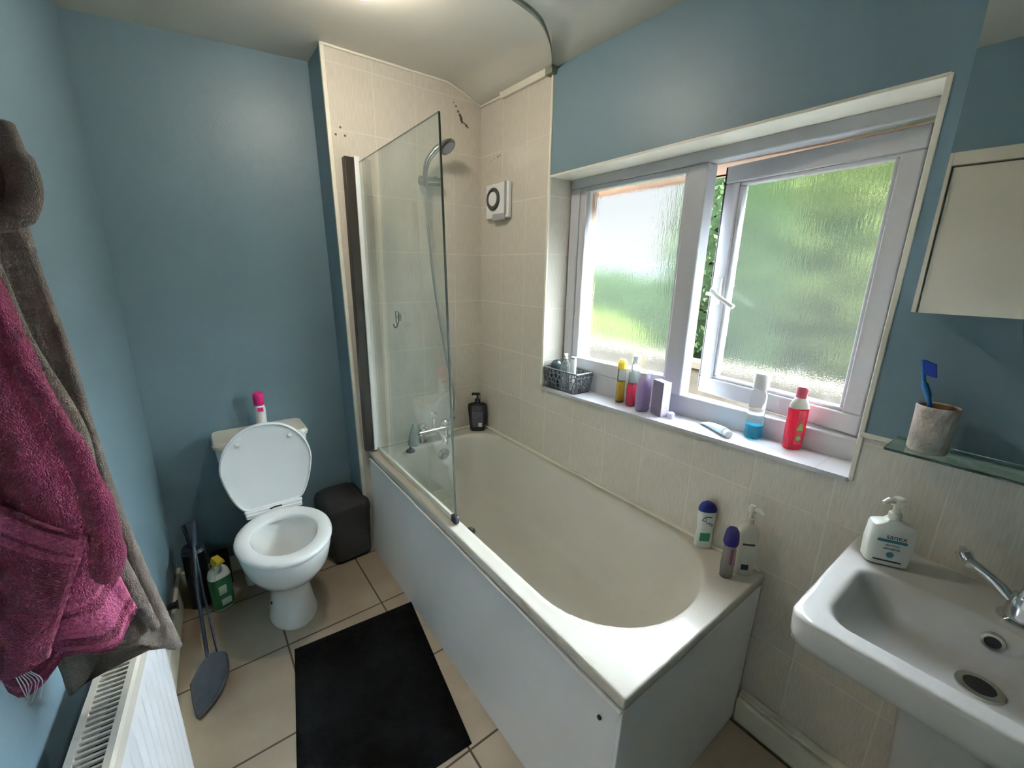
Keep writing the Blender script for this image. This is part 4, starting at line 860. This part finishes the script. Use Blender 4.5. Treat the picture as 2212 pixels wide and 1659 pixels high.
for k, off in enumerate((-.006, .006)): b.tube([dvec*.25+n1*off+Vector((0, 0, .012)), dvec*.85+n1*off*.9+Vector((0, 0, .0305))], .0015, 6)
b.build('label_stripe', TEALP, t)

t = thing('mouthwash_bottle', 'clear bottle with white cap and little blue liquid', 'mouthwash bottle', on(.098, -1.552), R(5))
b = MB(); b.loft(shape([(0, .020, .020), (.004, .0255, .0255), (.05, .0255, .0255), (.10, .024, .024), (.15, .0245, .0245), (.165, .020, .020), (.176, .016, .016)], 2.6)); b.build('bottle_body', CLEAR, t)
b = MB(); b.loft(shape([(.003, .022, .022), (.008, .0245, .0245), (.048, .0245, .0245), (.0485, .001, .001)], 2.6)); b.build('mouthwash', CYAN, t)
b = MB(); b.lathe([(.0205, .170), (.0235, .174), (.0245, .205), (.0225, .222), (.0205, .225)], 28); b.build('cap', WHITE, t)
t = thing('red_shower_gel_bottle', 'red gel bottle with dark red cap and white shoulders', 'shower gel bottle', on(.100, -1.672), R(-35))
b = MB(); b.loft(shape([(0, .023, .016), (.005, .027, .019), (.06, .029, .020), (.130, .029, .020), (.135, .0285, .0195)], 2.6)); b.build('gel_body', RED, t)
b = MB(); b.loft(shape([(.135, .0288, .0200), (.150, .026, .018), (.165, .016, .014), (.170, .0125, .0125)], 2.5)); b.build('bottle_shoulder', mat('milky_clear_plastic', (.75, .76, .70), .2, trans=.2), t)
b = MB(); b.lathe([(.0145, .168), (.0155, .172), (.0155, .198), (.012, .203)], 22); b.build('cap', MAUVE, t)
b = MB(); b.box(-.012, .010, -.0212, -.0190, .02, .130); b.build('label', REDL, t)
b = MB(); b.quad([(-.010+.0, -.0216, .066), (.010, -.0216, .066), (.004, -.0216, .088), (-.004, -.0216, .088)]); b.lathe([(.008, 0), (.008, .001)], 14, (0, -.0218, .04), 'y'); b.build('label_leaf', mat('leaf_green_print', (.12, .35, .08), .5), t)

# ================================================================== OUTSIDE
b = MB(); b.quad([(.29, -12, -.30), (2.6, -12, -.30), (2.6, 12, -.30), (.29, 12, -.30)]); o = b.build('patio', PAVE); struct(o, 'pale paving outside the window', 'ground')
b = MB(); b.quad([(2.6, -14, -.29), (26, -14, -.29), (26, 26, -.29), (2.6, 26, -.29)]); o = b.build('lawn', LAWN); tag(o, 'sunlit lawn beyond the frosted window', 'lawn', kind='stuff')
b = MB(); b.box(.29, .50, -3.4, 1.6, 1.93, 2.02); b.box(.46, .52, -3.4, 1.6, 1.93, 2.12); struct(b.build('roof_eaves', PEACH, bevel=.004), 'peach eaves above the window outside', 'eaves')
def hedge(name, label, cat, c, s_, n, m, lsz=.10, seed=1, core=True, grp=None):
    rn = random.Random(seed); t = thing(name, label, cat, c, group=grp); b = MB()
    for k in range(n):
        # points through an ellipsoid shell
        while True:
            v = Vector((rn.uniform(-1, 1), rn.uniform(-1, 1), rn.uniform(-1, 1)))
            if .78 < v.length < 1.04: break
        v = Vector((v.x*s_[0], v.y*s_[1], (v.z+1)*s_[2]))
        nrm = Vector((rn.gauss(0, 1), rn.gauss(0, 1), rn.gauss(.4, 1))).normalized(); a = nrm.orthogonal().normalized(); c_ = nrm.cross(a); sz = lsz*rn.uniform(.5, 1.2)
        b.quad([v-a*sz, v-c_*sz*.45+a*sz*.1, v+a*sz, v+c_*sz*.45])
    b.build('foliage', m, t, smooth=False)
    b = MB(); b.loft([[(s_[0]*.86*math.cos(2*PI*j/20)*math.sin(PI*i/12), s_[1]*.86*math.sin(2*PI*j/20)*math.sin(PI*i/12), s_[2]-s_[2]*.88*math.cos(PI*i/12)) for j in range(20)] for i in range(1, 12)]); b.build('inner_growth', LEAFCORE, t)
    b = MB(); b.tube([(0, 0, -.05), (0, 0, s_[2])], [.07, .04], 8); b.build('stem', MOULD, t)
hedge('garden_tree', 'leafy green tree seen through the gap of the opened window', 'tree', (3.65, .45, -.29), (.75, .70, 1.65), 8000, LEAF, .042, 2)
hedge('garden_tree', 'yellow-green tree behind the upper opened pane', 'tree', (5.45, -.10, -.29), (.9, 1.75, 2.05), 9000, LEAF2, .085, 3)
hedge('garden_shrub', 'dark green shrub behind the fixed frosted pane', 'shrub', (5.6, 4.3, -.29), (.9, 2.5, .95), 5500, LEAF, .09, 4)
hedge('garden_shrub', 'low light green shrub in front of the dark one', 'shrub', (3.5, 2.35, -.29), (.5, 1.15, .62), 3500, LEAF3, .06, 7)
hedge('garden_shrub', 'round green shrub right of the two nearest trees', 'shrub', (4.2, -2.4, -.29), (.55, .65, 1.0), 3000, LEAF, .08, 9)
hedge('garden_tree', 'green tree far right outside the opened pane', 'tree', (4.2, -4.7, -.29), (1.1, 1.4, 1.7), 3000, LEAF2, .1, 6)
b = MB(); b.box(2.42, 2.56, -4.5, 3.4, -.30, .66); b.box(2.39, 2.59, -4.55, 3.45, .66, .72); o = b.build('planter_wall', mat('cream_brick_planter', (.014, .012, .009), .9, spec=0, var=.3, vs_=5)); tag(o, 'low cream garden wall just outside, below the trees', 'garden wall')
b = MB(); b.box(11, 11.3, -6, 22, -.285, 1.9); o = b.build('garden_wall', REND); tag(o, 'pale garden wall far behind the shrubs', 'garden wall')
pl = thing('garden_chair', 'white slatted garden chair below the tree outside', 'chair', (1.55, -.42, -.30), R(30))
for k in range(5): bx('slat', WHITE, -.2, .2, -.2+.09*k, -.14+.09*k, .42, .44, pl, .002)
for k in range(5): bx('back_slat', WHITE, -.19+.085*k, -.15+.085*k, .19, .21, .44, .98, pl, .002)
for sx_, sy_ in ((-1, -1), (1, -1), (-1, 1), (1, 1)): bx('leg', WHITE, sx_*.19-.015, sx_*.19+.015, sy_*.19-.015, sy_*.19+.015, 0, .42, pl, .002)
